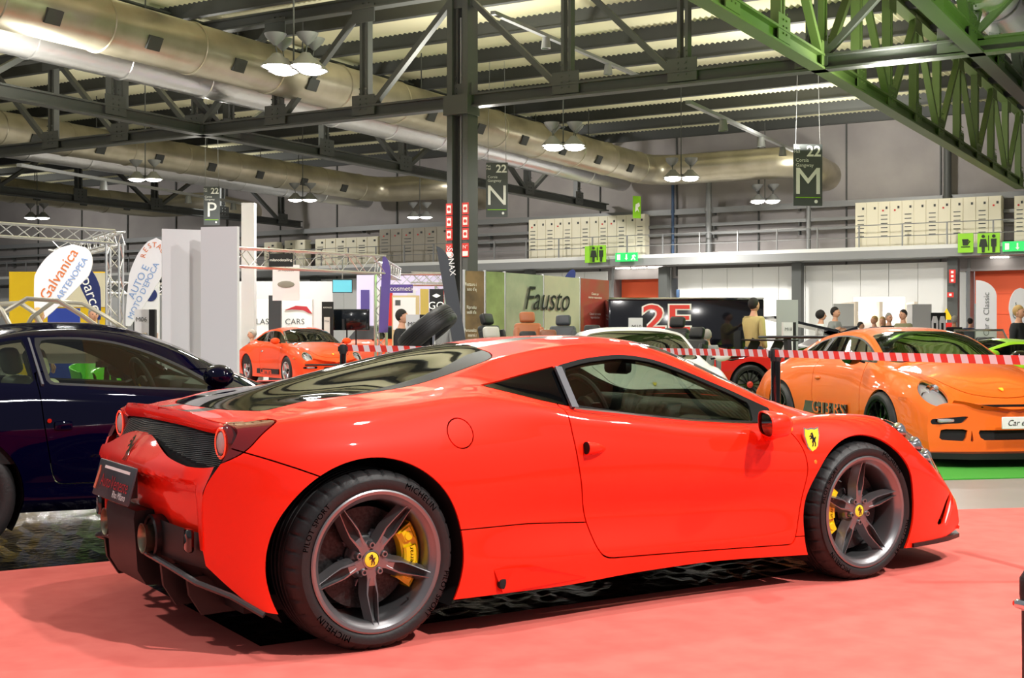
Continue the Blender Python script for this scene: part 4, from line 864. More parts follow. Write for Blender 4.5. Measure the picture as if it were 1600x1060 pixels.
def lining(car, S0, x0, x1, z0, cuts):
    li, _ = S0.clip(np.where((S0.V[:, 0] > x0) & (S0.V[:, 0] < x1) & (S0.V[:, 2] > z0), -1.0, 1.0))
    for kind, poly in cuts: _, li = (cut_side if kind == 's' else cut_top)(li, poly, 0, .3)
    li.build('cabin_lining', M_dark, car, 0, -.025)
P9 = [
 dict(k=K((-1.05, 0, .60), (-.97, 0, .76), (-.75, 0, .88), (-.4, 0, 1.0), (0, 0, 1.115), (.4, 0, 1.215), (.8, 0, 1.27), (1.1, 0, 1.28), (1.4, 0, 1.258), (1.7, 0, 1.17), (2.0, 0, 1.03), (2.18, 0, .945), (2.4, 0, .892), (2.7, 0, .815), (3.0, 0, .69), (3.15, 0, .59), (3.25, 0, .48)), r=-1.05, f=3.22),
 dict(k=K((-1.05, .4, .59), (-.75, .4, .86), (-.4, .4, .98), (0, .4, 1.095), (.4, .4, 1.195), (.8, .4, 1.25), (1.1, .4, 1.26), (1.4, .4, 1.235), (1.7, .4, 1.15), (2.0, .41, 1.01), (2.2, .42, .92), (2.4, .42, .872), (2.7, .40, .80), (3.0, .38, .68), (3.2, .35, .52)), r=-1.03, f=3.18),
 dict(k=K((-1.0, .56, .62), (-.75, .56, .83), (-.5, .56, .925), (0, .57, 1.06), (.4, .565, 1.165), (.8, .56, 1.215), (1.1, .56, 1.222), (1.4, .57, 1.195), (1.65, .595, 1.12), (1.9, .635, .995), (2.1, .67, .905), (2.3, .64, .855), (2.6, .54, .805), (2.9, .50, .705), (3.15, .46, .555)), r=-1.01, f=3.14),
 dict(k=K((-1.0, .70, .60), (-.75, .71, .79), (-.5, .70, .865), (-.1, .69, .945), (.3, .71, .945), (.8, .75, .93), (1.3, .765, .915), (1.8, .755, .90), (2.1, .73, .883), (2.3, .69, .86), (2.6, .62, .81), (2.9, .58, .715), (3.12, .55, .57)), r=-1.0, f=3.11),
 dict(k=K((-1.0, .76, .58), (-.75, .79, .74), (-.5, .815, .80), (0, .84, .855), (.5, .815, .87), (1, .80, .865), (1.5, .80, .855), (1.9, .79, .845), (2.1, .77, .85), (2.4, .745, .85), (2.6, .73, .825), (2.8, .715, .765), (2.95, .70, .685), (3.08, .67, .575), (3.15, .65, .51)), r=-.99, f=3.1),
 dict(k=K((-1.0, .80, .53), (-.5, .885, .66), (0, .915, .70), (.5, .86, .70), (1, .835, .70), (1.6, .84, .69), (2.1, .85, .69), (2.4, .865, .715), (2.7, .845, .67), (2.9, .81, .60), (3.08, .75, .49)), r=-.985, f=3.08),
 dict(k=K((-1, .815, .47), (-.5, .90, .53), (0, .932, .55), (.5, .88, .53), (1, .845, .50), (1.7, .85, .5), (2.1, .87, .52), (2.4, .89, .54), (2.7, .87, .5), (2.95, .82, .43), (3.1, .76, .38)), r=-.985, f=3.08),
 dict(k=K((-1, .80, .36), (-.5, .885, .36), (0, .915, .36), (.5, .875, .35), (1, .84, .34), (1.8, .845, .34), (2.4, .875, .36), (2.75, .865, .33), (3.0, .81, .28), (3.12, .76, .25)), r=-.98, f=3.09),
 dict(k=K((-.98, .76, .26), (-.4, .85, .2), (.4, .875, .17), (1, .84, .165), (1.9, .845, .165), (2.6, .86, .14), (2.95, .81, .125), (3.12, .75, .12)), r=-.96, f=3.1),
]
WIN9 = rpoly([(1.98, .915, .02), (1.72, 1.06, .1), (1.45, 1.16, .15), (1.1, 1.195, .2), (.75, 1.185, .2), (.35, 1.115, .2), (.02, .99, .05), (.3, .962, .05), (.8, .95, .1), (1.3, .936, .1)])
WIN9a = rpoly([(1.92, .925, .02), (1.70, 1.05, .1), (1.44, 1.145, .15), (1.1, 1.18, .2), (.78, 1.172, .02), (.70, .965, .02), (1.3, .948, .1)])
WIN9b = rpoly([(.71, 1.165, .02), (.36, 1.10, .2), (.06, .997, .04), (.3, .975, .05), (.63, .968, .02)])
WS9 = rpoly(sym([(1.50, 0, 0), (1.50, .35, .1), (1.47, .52, .05), (1.75, .575, .05), (2.05, .635, .06), (2.14, .56, .1), (2.19, .3, .2), (2.21, 0, 0)]))
WS9i = rpoly(sym([(1.53, 0, 0), (1.53, .33, .1), (1.51, .49, .05), (1.76, .54, .05), (2.03, .595, .06), (2.10, .53, .1), (2.15, .3, .2), (2.17, 0, 0)]))
RW9 = rpoly(sym([(.42, 0, 0), (.40, .35, .1), (.33, .50, .05), (0, .52, .05), (-.3, .50, .1), (-.36, .3, .1), (-.38, 0, 0)]))
def rear_engine_coupe(name, label, loc, rz, m_paint, sy=1.0, classic=False, m_rim=None, gt=False, dark_interior=True):
    car = thing(name, label, 'car', loc, rz); FT = scale_y(P9, sy)
    S, G = loft(FT, -1.05, 3.22, 150, [6, 4, 8, 4, 5, 6, 6, 5], sharp=(2, 3), sig=.05, blend=.25, grid=True); S0 = S
    r0 = .345 if not classic else .335
    S = arch(S, 0, .325, r0+.02); S = arch(S, 2.355, .32, r0+.005)
    a, S = cut_side(S, WIN9, 0, .3); g1, fr = cut_side(a, WIN9a, 0, .3); g2, fr = cut_side(fr, WIN9b, 0, .3)
    g1.build('door_window', M_tint, car, 0); g2.build('quarter_window', M_tint, car, 0); fr.build('window_seal', M_chrome if classic else M_black, car, .015)
    a, S = cut_top(S, WS9, 0, .7); w_, f_ = cut_top(a, WS9i, 0, .7); w_.build('windscreen', M_tint, car, 0); f_.build('windscreen_border', M_chrome if classic else M_gloss, car, .01)
    a, S = cut_top(S, RW9, 0, .7); a.build('rear_window', M_tint, car, 0)
    dr = rpoly([(.72, 1.0, .0), (.72, .6, .1), (.78, .36, .1), (.95, .27, .1), (1.75, .26, .1), (1.87, .4, .1), (1.87, .8, .02), (1.80, 1.0, .0)]); d, S = cut_side(S, dr, .005, .6)
    for sg in (-1, 1):
        q, _ = d.clip(-sg*d.V[:, 1]); q.build('door', m_paint, car, .02)
    # oval headlamps
    hy, hz, ry, rz_ = (.66*sy, .655, .118, .125) if not classic else (.64*sy, .64, .098, .1)
    xm = 2.7
    def el(k): return lambda V: np.where(V[:, 0] > xm, np.hypot((np.abs(V[:, 1])-hy)/(ry*k), (V[:, 2]-hz)/(rz_*k))-1, 1.0)
    h_, S = cut_front(S, None, xm, 0, el(1.0)); r_, h_in = h_.clip(-el(.92)(h_.V)); 
    h_in.build('headlamp_cover', M_clear, car, 0, .004); r_.build('headlamp_ring', M_chrome if classic else m_paint, car, .02)
    hb = Surf(h_.V, h_.N, h_.F); hb.build('headlamp_bowl', M_lamp, car, .0, -.05)
    for sg in (-1, 1):
        for dy, dz, q in (((-.03, .03, .045), (.045, -.03, .04)) if not classic else ((0, 0, .06),)): MB().lathe([(0, .0), (q*.6, .008), (q, .04), (q*1.1, .045), (q*1.1, -.02)], 16, 'x', (2.86 if not classic else 2.89, sg*(hy+dy-.02), hz+dz)).build('headlamp_projector', M_chrome, car)
    # bonnet shut line
    BN = rpoly(sym([(2.245, 0, 0), (2.255, .42, .1), (2.34, .575*sy, .05), (2.6, .535*sy, .1), (2.9, .46*sy, .1), (3.05, .36*sy, .1), (3.11, .15, .1), (3.115, 0, 0)])); bn, S = cut_top(S, BN, .004, .45); bn.build('bonnet', m_paint, car, .02)
    # nose with its openings
    N_ = nose_sheet(G[-1], .2)
    cuts = ([('intake_side', [(.42*sy, .335), (.66*sy, .335), (.68*sy, .24), (.45*sy, .225)]), ('intake_centre', [(-.3, .325), (.33, .325), (.3, .235), (-.3, .235)]), ('vent_slot', [(.36, .34), (.385, .34), (.40, .215), (.375, .215)]), ('foglamp_housing', [(.40, .455), (.75, .425), (.74, .375), (.46, .39)])] if not classic else
            [('number_recess', [(-.2, .42), (.27, .42), (.27, .36), (-.2, .36)]), ('foglamp_housing', [(.40, .44), (.70, .43), (.70, .385), (.40, .39)])])
    for nm, pl in cuts:
        pl = rpoly(pl, .02)
        for q in range(2):
            src = N_ if q == 0 else S
            p, rest = cut_front(src, pl, 2.9)
            if p.F: p.build(nm, M_dark if nm != 'foglamp_housing' else M_gloss, car, .0, -.03)
            if q == 0: N_ = rest
            else: S = rest
    N_.build('front_bumper', m_paint, car, .04); nose_sheet(G[0], .12, True).build('rear_bumper', m_paint, car, .0)
    S.build('body_shell', m_paint, car, .02)
    for sg in (-1, 1):
        MB().rbox((3.10, sg*.58*sy, .412), (.05, .22, .035), .012, 2, rz=-sg*.25).build('foglamp', M_lamp, car); MB().rbox((2.77, sg*.855*sy, .60), (.11, .02, .035), .008, 2, rz=-sg*.18).build('side_indicator', M_clear if not classic else M_amber, car)
        mr = MB().ball((1.86, sg*(.93*sy), .965), 1, 14, 8, sc=(.06, .11, .07)).build('mirror', m_paint if not gt else M_gloss, car); MB().bar((1.87, sg*.80*sy, .92), (1.86, sg*.9*sy, .945), .05, .02).build('mirror_stalk', M_gloss, mr)
        MB().ball((.84, sg*.838*sy, .735), 1, 10, 6, sc=(.065, .018, .022)).build('door_handle', m_paint if not classic else M_chrome, car)
    lining(car, S0, -.35, 2.3, .45, (('s', WIN9a), ('s', WIN9b), ('t', WS9i), ('t', RW9)))
    well(car, 0, .325, r0+.022, S0, .45); well(car, 2.355, .32, r0+.007, S0, .45); MB().box((1.15, 0, .2), (3.7, 1.45*sy, .06)).build('underbody', M_dark, car)
    s = MB(); s.rbox((1.92, 0, .80), (.36, 1.3*sy, .2), .07, 2); s.build('dashboard', M_leather, car); steering(car, (1.62, .36, .82), math.radians(-22))
    for sg in (-1, 1): seat_mb().build('seat', M_leather, car, loc=(.95, sg*.36, .25))
    for q in (.1, -.45): MB().bar((2.16, q+.3, .945), (2.1, q-.25, .975), .02, .015).build('wiper', M_gloss, car)
    sh = MB().prism([(x*.045, z*.05) for x, z in SHIELD], -.003, .004).build('bonnet_crest', M_yelbadge, car, 0, (3.03, 0, .69)); sh.rotation_euler = (math.radians(-60), 0, PI/2)
    for x, o, wd in ((0, .79 if not classic else .80, .30 if not classic else .2), (2.355, .79, .235 if not classic else .185)):
        for sg in (-1, 1): spoke_wheel(car, x, sg, .325, .325, wd, .245 if not classic else .2, (o*sy if not classic else .70), m_rim or M_rimdark, 5 if classic else 10, .03, fuchs=classic)
    return car
M_org = paint('orange_car_paint', (.90, .155, .012)); M_org2 = paint('blood_orange_paint', (.88, .075, .008)); M_wht = paint('white_car_paint', (.82, .82, .79)); M_navy = mat('navy_car_paint', (.0008, .0006, .009), .5, 0, .5, spec=0.0)
M_lamred = paint('deep_red_paint', (.55, .012, .008)); M_lime2 = paint('lime_car_paint', (.36, .68, .02)); M_silvp = mat('silver_car_paint', '#a9a496', .35, .5, coat=.8)
# headings of cars that look towards the camera
def heading(dR, dF): v = RGT*dR+FWD*dF; return math.atan2(v[1], v[0])
hd = heading(.19, -.982)
R_, F_ = 3.12, 14.85; side = np.array([math.cos(hd+PI/2), math.sin(hd+PI/2)])
c = np.array(cf(R_, F_)[:2])+side*.86
tag(MB().prism([(c[0]+x, c[1]+y) for x, y in [(math.cos(hd)*a-math.sin(hd)*b, math.sin(hd)*a+math.cos(hd)*b) for a, b in ((-3.5, -2.0), (4.1, -2.0), (4.1, 6.5), (-3.5, 6.5))]], .001, .01, 'xy').build('green_carpet', M_carpetg), 'bright green carpet under the orange coupe at right', 'carpet')
gt3 = rear_engine_coupe('sports_coupe', 'bright orange coupe with black wheels and side lettering on green carpet', (c[0], c[1], .012), hd, M_org, 1.0, gt=True)
# black side script and strip of the orange coupe
b = MB().box((.95, -.862, .42), (1.3, .02, .12)).build('side_strip', M_gloss, gt3)
text('GT3 RS', .2, (1.2, -.888, .42), M_org, gt3, sx=1.25)
MB().rbox((3.36, .05, .40), (.015, .5, .11), .005, 1).build('show_plate', M_white, gt3); text('Car e Classic', .075, (3.372, .05, .40), M_black, gt3, rz=PI/2, shear=.3)
MB().prism([(3.05, -.84), (3.2, -.80), (3.36, -.5), (3.41, 0), (3.36, .5), (3.2, .80), (3.05, .84), (3.0, .7), (3.0, -.7)], .075, .13, 'xy').build('front_splitter', M_black, gt3)
MB().rbox((3.19, 0, .545), (.04, .62, .028), .008, 1).build('bonnet_vent', M_gloss, gt3)
s = MB(); s.rbox((-.95, 0, 1.17), (.3, 1.5, .035), .014, 2)
for sg in (-1, 1): s.bar((-.85, sg*.45, .85), (-.9, sg*.45, 1.16), .05, .12)
s.build('rear_wing', M_black, gt3)
cg = MB()
for sg in (-1, 1):
    cg.tube([(.6, sg*.55, .3), (.62, sg*.5, 1.05), (.62, 0, 1.17)], .022, 8)
cg.tube([(.6, -.55, .4), (.62, .48, 1.05)], .02, 8).tube([(.6, .55, .4), (.62, -.48, 1.05)], .02, 8).build('roll_cage', M_org, gt3)
# white coupe behind the red car
hd2 = heading(.05, -1); c2 = np.array(cf(1.30, 16.2)[:2])
wc = rear_engine_coupe('sports_coupe', 'white coupe facing the camera just behind the red car', (c2[0], c2[1], .02), hd2, M_wht)
# vintage orange coupe with silver wheels
hd3 = heading(.52, -.85); c3 = cf(-5.36, 30.0, .12)
oc = rear_engine_coupe('classic_coupe', 'small vintage orange coupe with silver five-spoke wheels in the left background', c3, hd3, M_org2, .90, classic=True)
b = MB().box((1.15, -.775, .30), (1.5, .012, .11)).build('side_strip', M_black, oc); text('Carrera', .17, (1.15, -.785, .30), M_org2, oc, sx=1.25, bold=.004)
MB().tube([(3.1, -.66, .47), (3.24, -.4, .47), (3.27, 0, .47), (3.24, .4, .47), (3.1, .66, .47)], .02, 8).build('bumper_trim', M_black, oc)
tag(MB().prism([tuple(np.array(c3[:2])+np.array((math.cos(hd3)*a-math.sin(hd3)*b_, math.sin(hd3)*a+math.cos(hd3)*b_))) for a, b_ in ((-1.6, -1.5), (4.0, -1.5), (4.0, 1.5), (-1.6, 1.5))], .0, .12, 'xy').build('display_platform', mat('platform_red', '#c8362c', .8)), 'low red platform under the vintage orange coupe', 'platform')

# navy coupe beside the red car
NV = [
 dict(k=K((-1.1, 0, .84), (-.8, 0, .92), (-.5, 0, .99), (-.1, 0, 1.125), (.25, 0, 1.235), (.6, 0, 1.28), (.85, 0, 1.283), (1.1, 0, 1.258), (1.35, 0, 1.185), (1.6, 0, 1.075), (1.85, 0, .95), (2.0, 0, .885), (2.3, 0, .84), (2.8, 0, .74), (3.2, 0, .60), (3.4, 0, .45)), r=-1.15, f=3.4),
 dict(k=K((-1.1, .58, .83), (-.8, .58, .90), (-.5, .58, .965), (-.1, .58, 1.08), (.25, .58, 1.18), (.5, .58, 1.225), (.71, .58, 1.232), (.97, .58, 1.215), (1.2, .59, 1.165), (1.4, .61, 1.085), (1.6, .64, .985), (1.85, .69, .893), (2.0, .70, .86), (2.3, .66, .83), (2.8, .58, .73), (3.3, .5, .50)), r=-1.1, f=3.3),
 dict(k=K((-1.1, .72, .82), (-.5, .78, .93), (-.1, .82, .955), (.1, .85, .945), (.45, .862, .917), (.93, .865, .888), (1.42, .86, .858), (1.8, .83, .848), (2.1, .78, .84), (2.6, .70, .79), (3.2, .58, .55)), r=-1.1, f=3.25),
 dict(k=K((-1.1, .78, .79), (-.5, .86, .88), (0, .89, .90), (.45, .885, .885), (.93, .886, .86), (1.42, .88, .832), (1.9, .86, .825), (2.4, .82, .82), (2.8, .78, .74), (3.2, .66, .5)), r=-1.08, f=3.22),
 dict(k=K((-1.1, .84, .66), (-.5, .92, .72), (0, .945, .74), (.5, .925, .72), (1.4, .925, .69), (2, .92, .69), (2.5, .92, .68), (2.9, .86, .58), (3.2, .72, .42)), r=-1.05, f=3.22),
 dict(k=K((-1.1, .84, .5), (-.5, .93, .55), (0, .955, .56), (.5, .935, .54), (1.4, .93, .52), (2, .93, .52), (2.5, .945, .54), (2.9, .89, .45), (3.2, .76, .36)), r=-1.05, f=3.22),
 dict(k=K((-1.1, .82, .38), (-.4, .92, .38), (0, .945, .38), (.5, .918, .375), (1.4, .912, .36), (2, .915, .36), (2.5, .935, .36), (3, .86, .32), (3.2, .78, .28)), r=-1.0, f=3.2),
 dict(k=K((-1.1, .80, .3), (-.4, .90, .28), (.36, .92, .30), (.9, .918, .295), (1.6, .918, .29), (2.2, .92, .28), (3, .85, .25), (3.2, .78, .22)), r=-1.0, f=3.2),
 dict(k=K((-1.1, .76, .25), (-.4, .86, .23), (.36, .875, .235), (.9, .872, .225), (1.6, .87, .22), (2.2, .87, .21), (3, .82, .2), (3.2, .75, .2)), r=-1.0, f=3.2),
]
nv_ = thing('grand_tourer', 'dark navy blue coupe with cream seats at the left edge', 'car', (-1.03, 2.885, 0), 0)
S, G = loft(NV, -1.15, 3.4, 170, [10, 8, 5, 6, 6, 6, 4, 4], sharp=(1, 2, 6), sig=.05, blend=.25, grid=True); S0 = S
S = arch(S, 0, .33, .365); S = arch(S, 2.5, .33, .365)
nW = rpoly([(.475, 1.188, .01), (.70, 1.195, .1), (.92, 1.172, .1), (1.14, 1.105, .1), (1.335, 1.008, .05), (1.50, .905, .01), (1.42, .872, .02), (.93, .902, .1), (.505, .930, .01)])
nQ = rpoly([(.425, 1.18, .01), (.30, 1.165, .1), (.0, 1.07, .1), (-.2, .98, .03), (.1, .955, .05), (.44, .932, .01)])
nW2 = rpoly([(.50, 1.175, .01), (.70, 1.182, .1), (.92, 1.159, .1), (1.13, 1.092, .1), (1.32, .996, .05), (1.46, .905, .01), (1.42, .885, .02), (.93, .914, .1), (.525, .942, .01)])
a, S = cut_side(S, nW, 0, .3); g, fr = cut_side(a, nW2, 0, .3); g.build('door_window', M_glass, nv_, 0); fr.build('window_seal', M_black, nv_, .02)
a, S = cut_side(S, nQ, 0, .3); a.build('quarter_window', M_glass, nv_, 0)
nS = rpoly(sym([(1.2, 0, 0), (1.18, .4, .1), (1.2, .54, .03), (1.5, .585, .05), (1.78, .64, .05), (1.9, .5, .2), (1.97, 0, 0)])); a, S = cut_top(S, nS, 0, .7); a.build('windscreen', M_glass, nv_, .005)
nR = rpoly(sym([(.2, 0, 0), (.2, .4, .1), (.1, .52, .05), (-.4, .52, .05), (-.55, .3, .1), (-.57, 0, 0)])); a, S = cut_top(S, nR, 0, .7); a.build('rear_window', M_glass, nv_, .005)
nD = rpoly([(.445, 1.0, 0), (.47, .7, .1), (.51, .45, .1), (.535, .385, .05), (1.75, .365, .05), (1.82, .6, .1), (1.78, .86, .02), (1.6, 1.0, 0)]); d, S = cut_side(S, nD, .003, .6)
for sg in (-1, 1):
    q, _ = d.clip(-sg*d.V[:, 1]); q.build('door', M_navy, nv_, .02)
    MB().rbox((.57, sg*.925, .705), (.1, .03, .05), .012, 2).build('door_handle', M_navy, nv_); MB().lathe([(0, -.006), (.012, -.006), (.014, .01)], 12, 'y', (.495, sg*.93, .735)).build('door_lock', M_chrome, nv_)
    mr = MB().ball((1.42, sg*1.02, .965), 1, 18, 12, sc=(.085, .11, .068)).build('mirror', M_navy, nv_); MB().bar((1.44, sg*.87, .885), (1.44, sg*.96, .92), .07, .03).build('mirror_stalk', M_navy, mr)
    MB().bar((.455, sg*.60, 1.18), (.475, sg*.862, .925), .025, .012, up=(1, 0, 0)).build('pillar_trim', M_steelgrey, nv_)
S.build('body_shell', M_navy, nv_, .02); nose_sheet(G[-1], .2).build('front_bumper', M_navy, nv_, 0); nose_sheet(G[0], .1, True).build('rear_bumper', M_navy, nv_, 0)
lining(nv_, S0, -.5, 2.0, .5, (('s', nW2), ('s', nQ), ('t', nS), ('t', nR)))
well(nv_, 0, .33, .367, S0, .45); well(nv_, 2.5, .33, .367, S0, .45); MB().box((1.1, 0, .25), (3.9, 1.4, .06)).build('underbody', M_dark, nv_)
M_creml = mat('cream_leather', '#e6e0b8', .5); s = MB().rbox((1.72, 0, .80), (.3, 1.4, .22), .08, 2).rbox((1.58, .36, .86), (.18, .42, .14), .06, 2); s.build('dashboard', M_leather, nv_); steering(nv_, (1.40, .36, .875), math.radians(-22), badge=M_yelbadge)
for sg in (-1, 1): seat_mb().build('seat', M_creml, nv_, loc=(.93, sg*.36, .22))
for x in (0, 2.5):
    for sg in (-1, 1): spoke_wheel(nv_, x, sg, .335, .335, .27, .235, .79, M_silver, 5, .05)
# low wedge-shaped supercars: red one behind, lime one at the right edge
LB = [
 dict(k=K((-.9, 0, .80), (-.5, 0, .87), (0, 0, .95), (.5, 0, 1.04), (1, 0, 1.115), (1.3, 0, 1.13), (1.6, 0, 1.10), (2.0, 0, .98), (2.4, 0, .84), (2.7, 0, .75), (3.2, 0, .61), (3.7, 0, .40)), r=-.9, f=3.7),
 dict(k=K((-.9, .7, .80), (-.4, .68, .86), (.3, .60, .97), (1, .55, 1.07), (1.4, .55, 1.08), (1.8, .60, .99), (2.2, .68, .855), (2.5, .70, .785), (3, .6, .65), (3.6, .45, .42)), r=-.88, f=3.6),
 dict(k=K((-.9, .82, .80), (-.3, .84, .86), (.3, .80, .85), (.8, .80, .80), (1.4, .81, .77), (2, .81, .76), (2.4, .79, .765), (2.9, .72, .67), (3.5, .55, .44)), r=-.87, f=3.5),
 dict(k=K((-.9, .93, .77), (-.3, .95, .84), (0, .96, .85), (.4, .94, .81), (1, .90, .74), (1.6, .90, .72), (2.2, .92, .73), (2.6, .93, .735), (3, .87, .64), (3.45, .72, .43)), r=-.85, f=3.45),
 dict(k=K((-.9, .96, .62), (0, 1.0, .66), (.5, .98, .60), (1.2, .94, .55), (2, .95, .55), (2.6, .98, .58), (3.1, .91, .46), (3.45, .78, .34)), r=-.82, f=3.45),
 dict(k=K((-.85, .94, .4), (0, 1.0, .42), (1, .95, .36), (2, .96, .35), (2.7, .98, .36), (3.2, .9, .28), (3.5, .78, .24)), r=-.8, f=3.45),
 dict(k=K((-.85, .88, .22), (0, .95, .16), (1, .93, .14), (2, .93, .14), (2.7, .93, .13), (3.2, .88, .13), (3.5, .76, .14)), r=-.8, f=3.45)]
def wedge(name, label, loc, rz, m, wing=False, sz=1.0, capm=None):
    car = thing(name, label, 'car', loc, rz); S, G = loft(scale_y(LB, 1, sz), -.9, 3.7, 130, [8, 7, 4, 6, 6, 5], sharp=(1, 2, 3, 4, 5), sig=.04, blend=.25, grid=True)
    S0 = S; S = arch(S, 0, .355, .40); S = arch(S, 2.7, .345, .385)
    sw = rpoly([(.55, .99*sz, .02), (1.0, 1.045*sz, .05), (1.45, 1.05*sz, .1), (1.8, .965*sz, .05), (2.15, .845*sz, .02), (2.1, .79*sz, .02), (1.4, .80*sz, .05), (.75, .84*sz, .05)]); a, S = cut_side(S, sw, 0, .35)
    x_ = a.V[:, 0]; b1, b2 = a.clip(np.abs(x_-1.02)-.02); b1.build('window_pillar', M_black, car, .01); b2.build('side_window', M_glassdark, car, .01)
    ws_ = rpoly(sym([(1.5, 0, 0), (1.5, .4, .1), (1.5, .52, .03), (1.9, .58, .05), (2.2, .64, .05), (2.45, .4, .2), (2.52, 0, 0)])); a, S = cut_top(S, ws_, 0, .6); a.build('windscreen', M_glassdark, car, .01)
    ec_ = rpoly(sym([(.75, 0, 0), (.75, .4, .05), (.3, .45, .05), (-.5, .5, .05), (-.55, 0, 0)])); a, S = cut_top(S, ec_, .004, .6); a.build('engine_cover', M_black, car, .02)
    for q in range(5): MB().box((.55-q*.22, 0, (1.06-q*.037)*sz), (.13, .78, .025), R=Matrix.Rotation(.05, 3, 'Y')).build('engine_slat', M_gloss, car)
    ik = rpoly([(.62, .83*sz, .02), (.2, .90*sz, .04), (-.1, .87*sz, .02), (.35, .76*sz, .04)]); a, S = cut_side(S, ik, 0, .5); a.build('side_intake', M_gloss, car, .02, -.03)
    dr = rpoly([(.78, .86, 0), (.72, .5, .1), (.85, .22, .1), (2.1, .2, .1), (2.2, .5, .1), (2.1, .80, .02)]); d, S = cut_side(S, dr, .005, .6)
    for sg in (-1, 1):
        q, _ = d.clip(-sg*d.V[:, 1]); q.build('door', m, car, .02)
        mr = MB().ball((2.05, sg*1.06, .92*sz), 1, 12, 8, sc=(.1, .1, .055)).build('mirror', m, car); MB().bar((2.1, sg*.82, .78), (2.06, sg*1.0, .9), .05, .02).build('mirror_stalk', M_black, mr)
    S.build('body_shell', m, car, .02); nose_sheet(G[-1], .15).build('front_bumper', m, car, 0); nose_sheet(G[0], .05, True).build('rear_bumper', M_black, car, 0)
    well(car, 0, .355, .403, S0, .45); well(car, 2.7, .345, .388, S0, .45); MB().box((1.35, 0, .18), (4.2, 1.5, .06)).build('underbody', M_dark, car); 
    for x, r, wd in ((0, .355, .34), (2.7, .345, .26)):
        for sg in (-1, 1): spoke_wheel(car, x, sg, r, r, wd, .27, .81 if x == 0 else .84, M_rimdark, 14, .022, cap=capm)
    if wing:
        s = MB(); s.rbox((-.8, 0, 1.12), (.34, 1.7, .035), .014, 2)
        for sg in (-1, 1): s.bar((-.62, sg*.5, .82), (-.78, sg*.5, 1.12), .18, .03, up=(0, 1, 0))
        s.build('rear_wing', M_black, car)
    return car
hd4 = heading(-.97, -.24); p4 = np.array(cf(372/F_PX*22.4, 22.4)[:2])+np.array((math.cos(hd4-PI/2), math.sin(hd4-PI/2)))*.95
wedge('supercar', 'low deep red wedge supercar with black wheels, red hubs and rear wing', (p4[0], p4[1], .0), hd4, M_lamred, True, capm=mat('hub_red', '#c8321e', .4))
hd5 = heading(-.985, -.17); p5 = np.array(cf(8.5, 19.4)[:2])
wedge('supercar', 'low lime green wedge supercar cut by the right edge', (p5[0], p5[1], .03), hd5, M_lime2)
# ---------------------------------------------------------------- stands, banners and things in the background
M_greycloth = mat('pale_grey_panel', '#d3d2d4', .7); M_flag = mat('white_flag_cloth', '#ece9ee', .8); M_yelw = mat('yellow_panel', '#f2c80a', .6); M_navyflag = mat('navy_flag', '#1c2a66', .7)
M_purple = mat('violet_panel', '#5a4a9a', .6); M_black2 = mat('matt_black', '#141416', .7); M_screen = mat('dark_screen', '#0a1016', .12, coat=.5); M_cyan = mat('lit_screen', '#5fb8cc', .4, emit=.7)
M_skin = mat('skin', '#c99478', .6); M_hairdk = mat('dark_hair', '#1d1714', .8); M_hairgr = mat('grey_hair', '#a09a92', .8); M_hairbl = mat('fair_hair', '#b08d58', .8)
M_tan = mat('tan_leather', '#a8623a', .5); M_brown = mat('brown_leather', '#7d4a30', .45); M_rtxt = mat('orange_print', '#d8702e', .6); M_btxt = mat('blue_print', '#7f9fd0', .6)
M_wood = mat('light_wood', '#c9b48a', .6); M_gun = mat('gunmetal', '#3e4248', .5)
def panel(name, px, top, bot, d, wpx, m, label, cat, yaw=0.0, thick=.04, group=None):
    "upright panel standing on the floor or hung: pixel column, top and bottom rows give its real size at depth d"
    z1 = zz(top, d); z0 = 0.0 if bot is None else zz(bot, d); w = wpx/F_PX*d
    o = thing(name, label, cat, gp(px, d, z0), -YAW+yaw, group); MB().box((0, 0, (z1-z0)/2), (w, thick, z1-z0)).build('board', m, o, 0)
    return o, w, z1-z0
# aluminium exhibition trusses
def box_truss(o, p0, p1, s_=.26, step=.3):
    p0, p1 = Vector(p0), Vector(p1); d = (p1-p0); Lh = d.length; d.normalize(); up = Vector((0, 0, 1)) if abs(d.z) < .9 else Vector((0, 1, 0)); sd_ = d.cross(up).normalized(); up = sd_.cross(d)
    cs = [sd_*a*s_/2+up*b*s_/2 for a, b in ((-1, -1), (1, -1), (1, 1), (-1, 1))]
    for c in cs: MB().tube([p0+c, p1+c], .025, 6).build('chord_tube', M_alu, o)
    n = max(2, int(Lh/step)); b = MB()
    for i in range(n):
        q0, q1 = p0+d*(Lh*i/n), p0+d*(Lh*(i+1)/n)
        for k in range(4):
            A, B = (cs[k], cs[(k+1) % 4]) if i % 2 else (cs[(k+1) % 4], cs[k]); b.tube([q0+A, q1+B], .011, 4, caps=False)
    tag(b.build('lattice', M_alu, o, 30), kind='stuff')
t1 = thing('aluminium_truss', 'aluminium truss frame of the booth at the far left', 'truss', gp(0, 26), -YAW)
w = 26/F_PX
box_truss(t1, (-30*w, 0, 3.35), (166*w, .6, 3.22)); box_truss(t1, (165*w, .6, 0), (165*w, .6, 3.1)); box_truss(t1, (22*w, 4.0, 0), (22*w, 4.0, 3.1)); box_truss(t1, (22*w, 4, 3.2), (166*w, .8, 3.22)); box_truss(t1, (-30*w, 4.0, 3.3), (22*w, 4.0, 3.2)); box_truss(t1, (30*w, 5, 2.35), (250*w, 6.0, 2.3))
t2 = thing('aluminium_truss', 'aluminium truss portal with small black sign left of the hall column', 'truss', gp(370, 30), -YAW); w = 30/F_PX
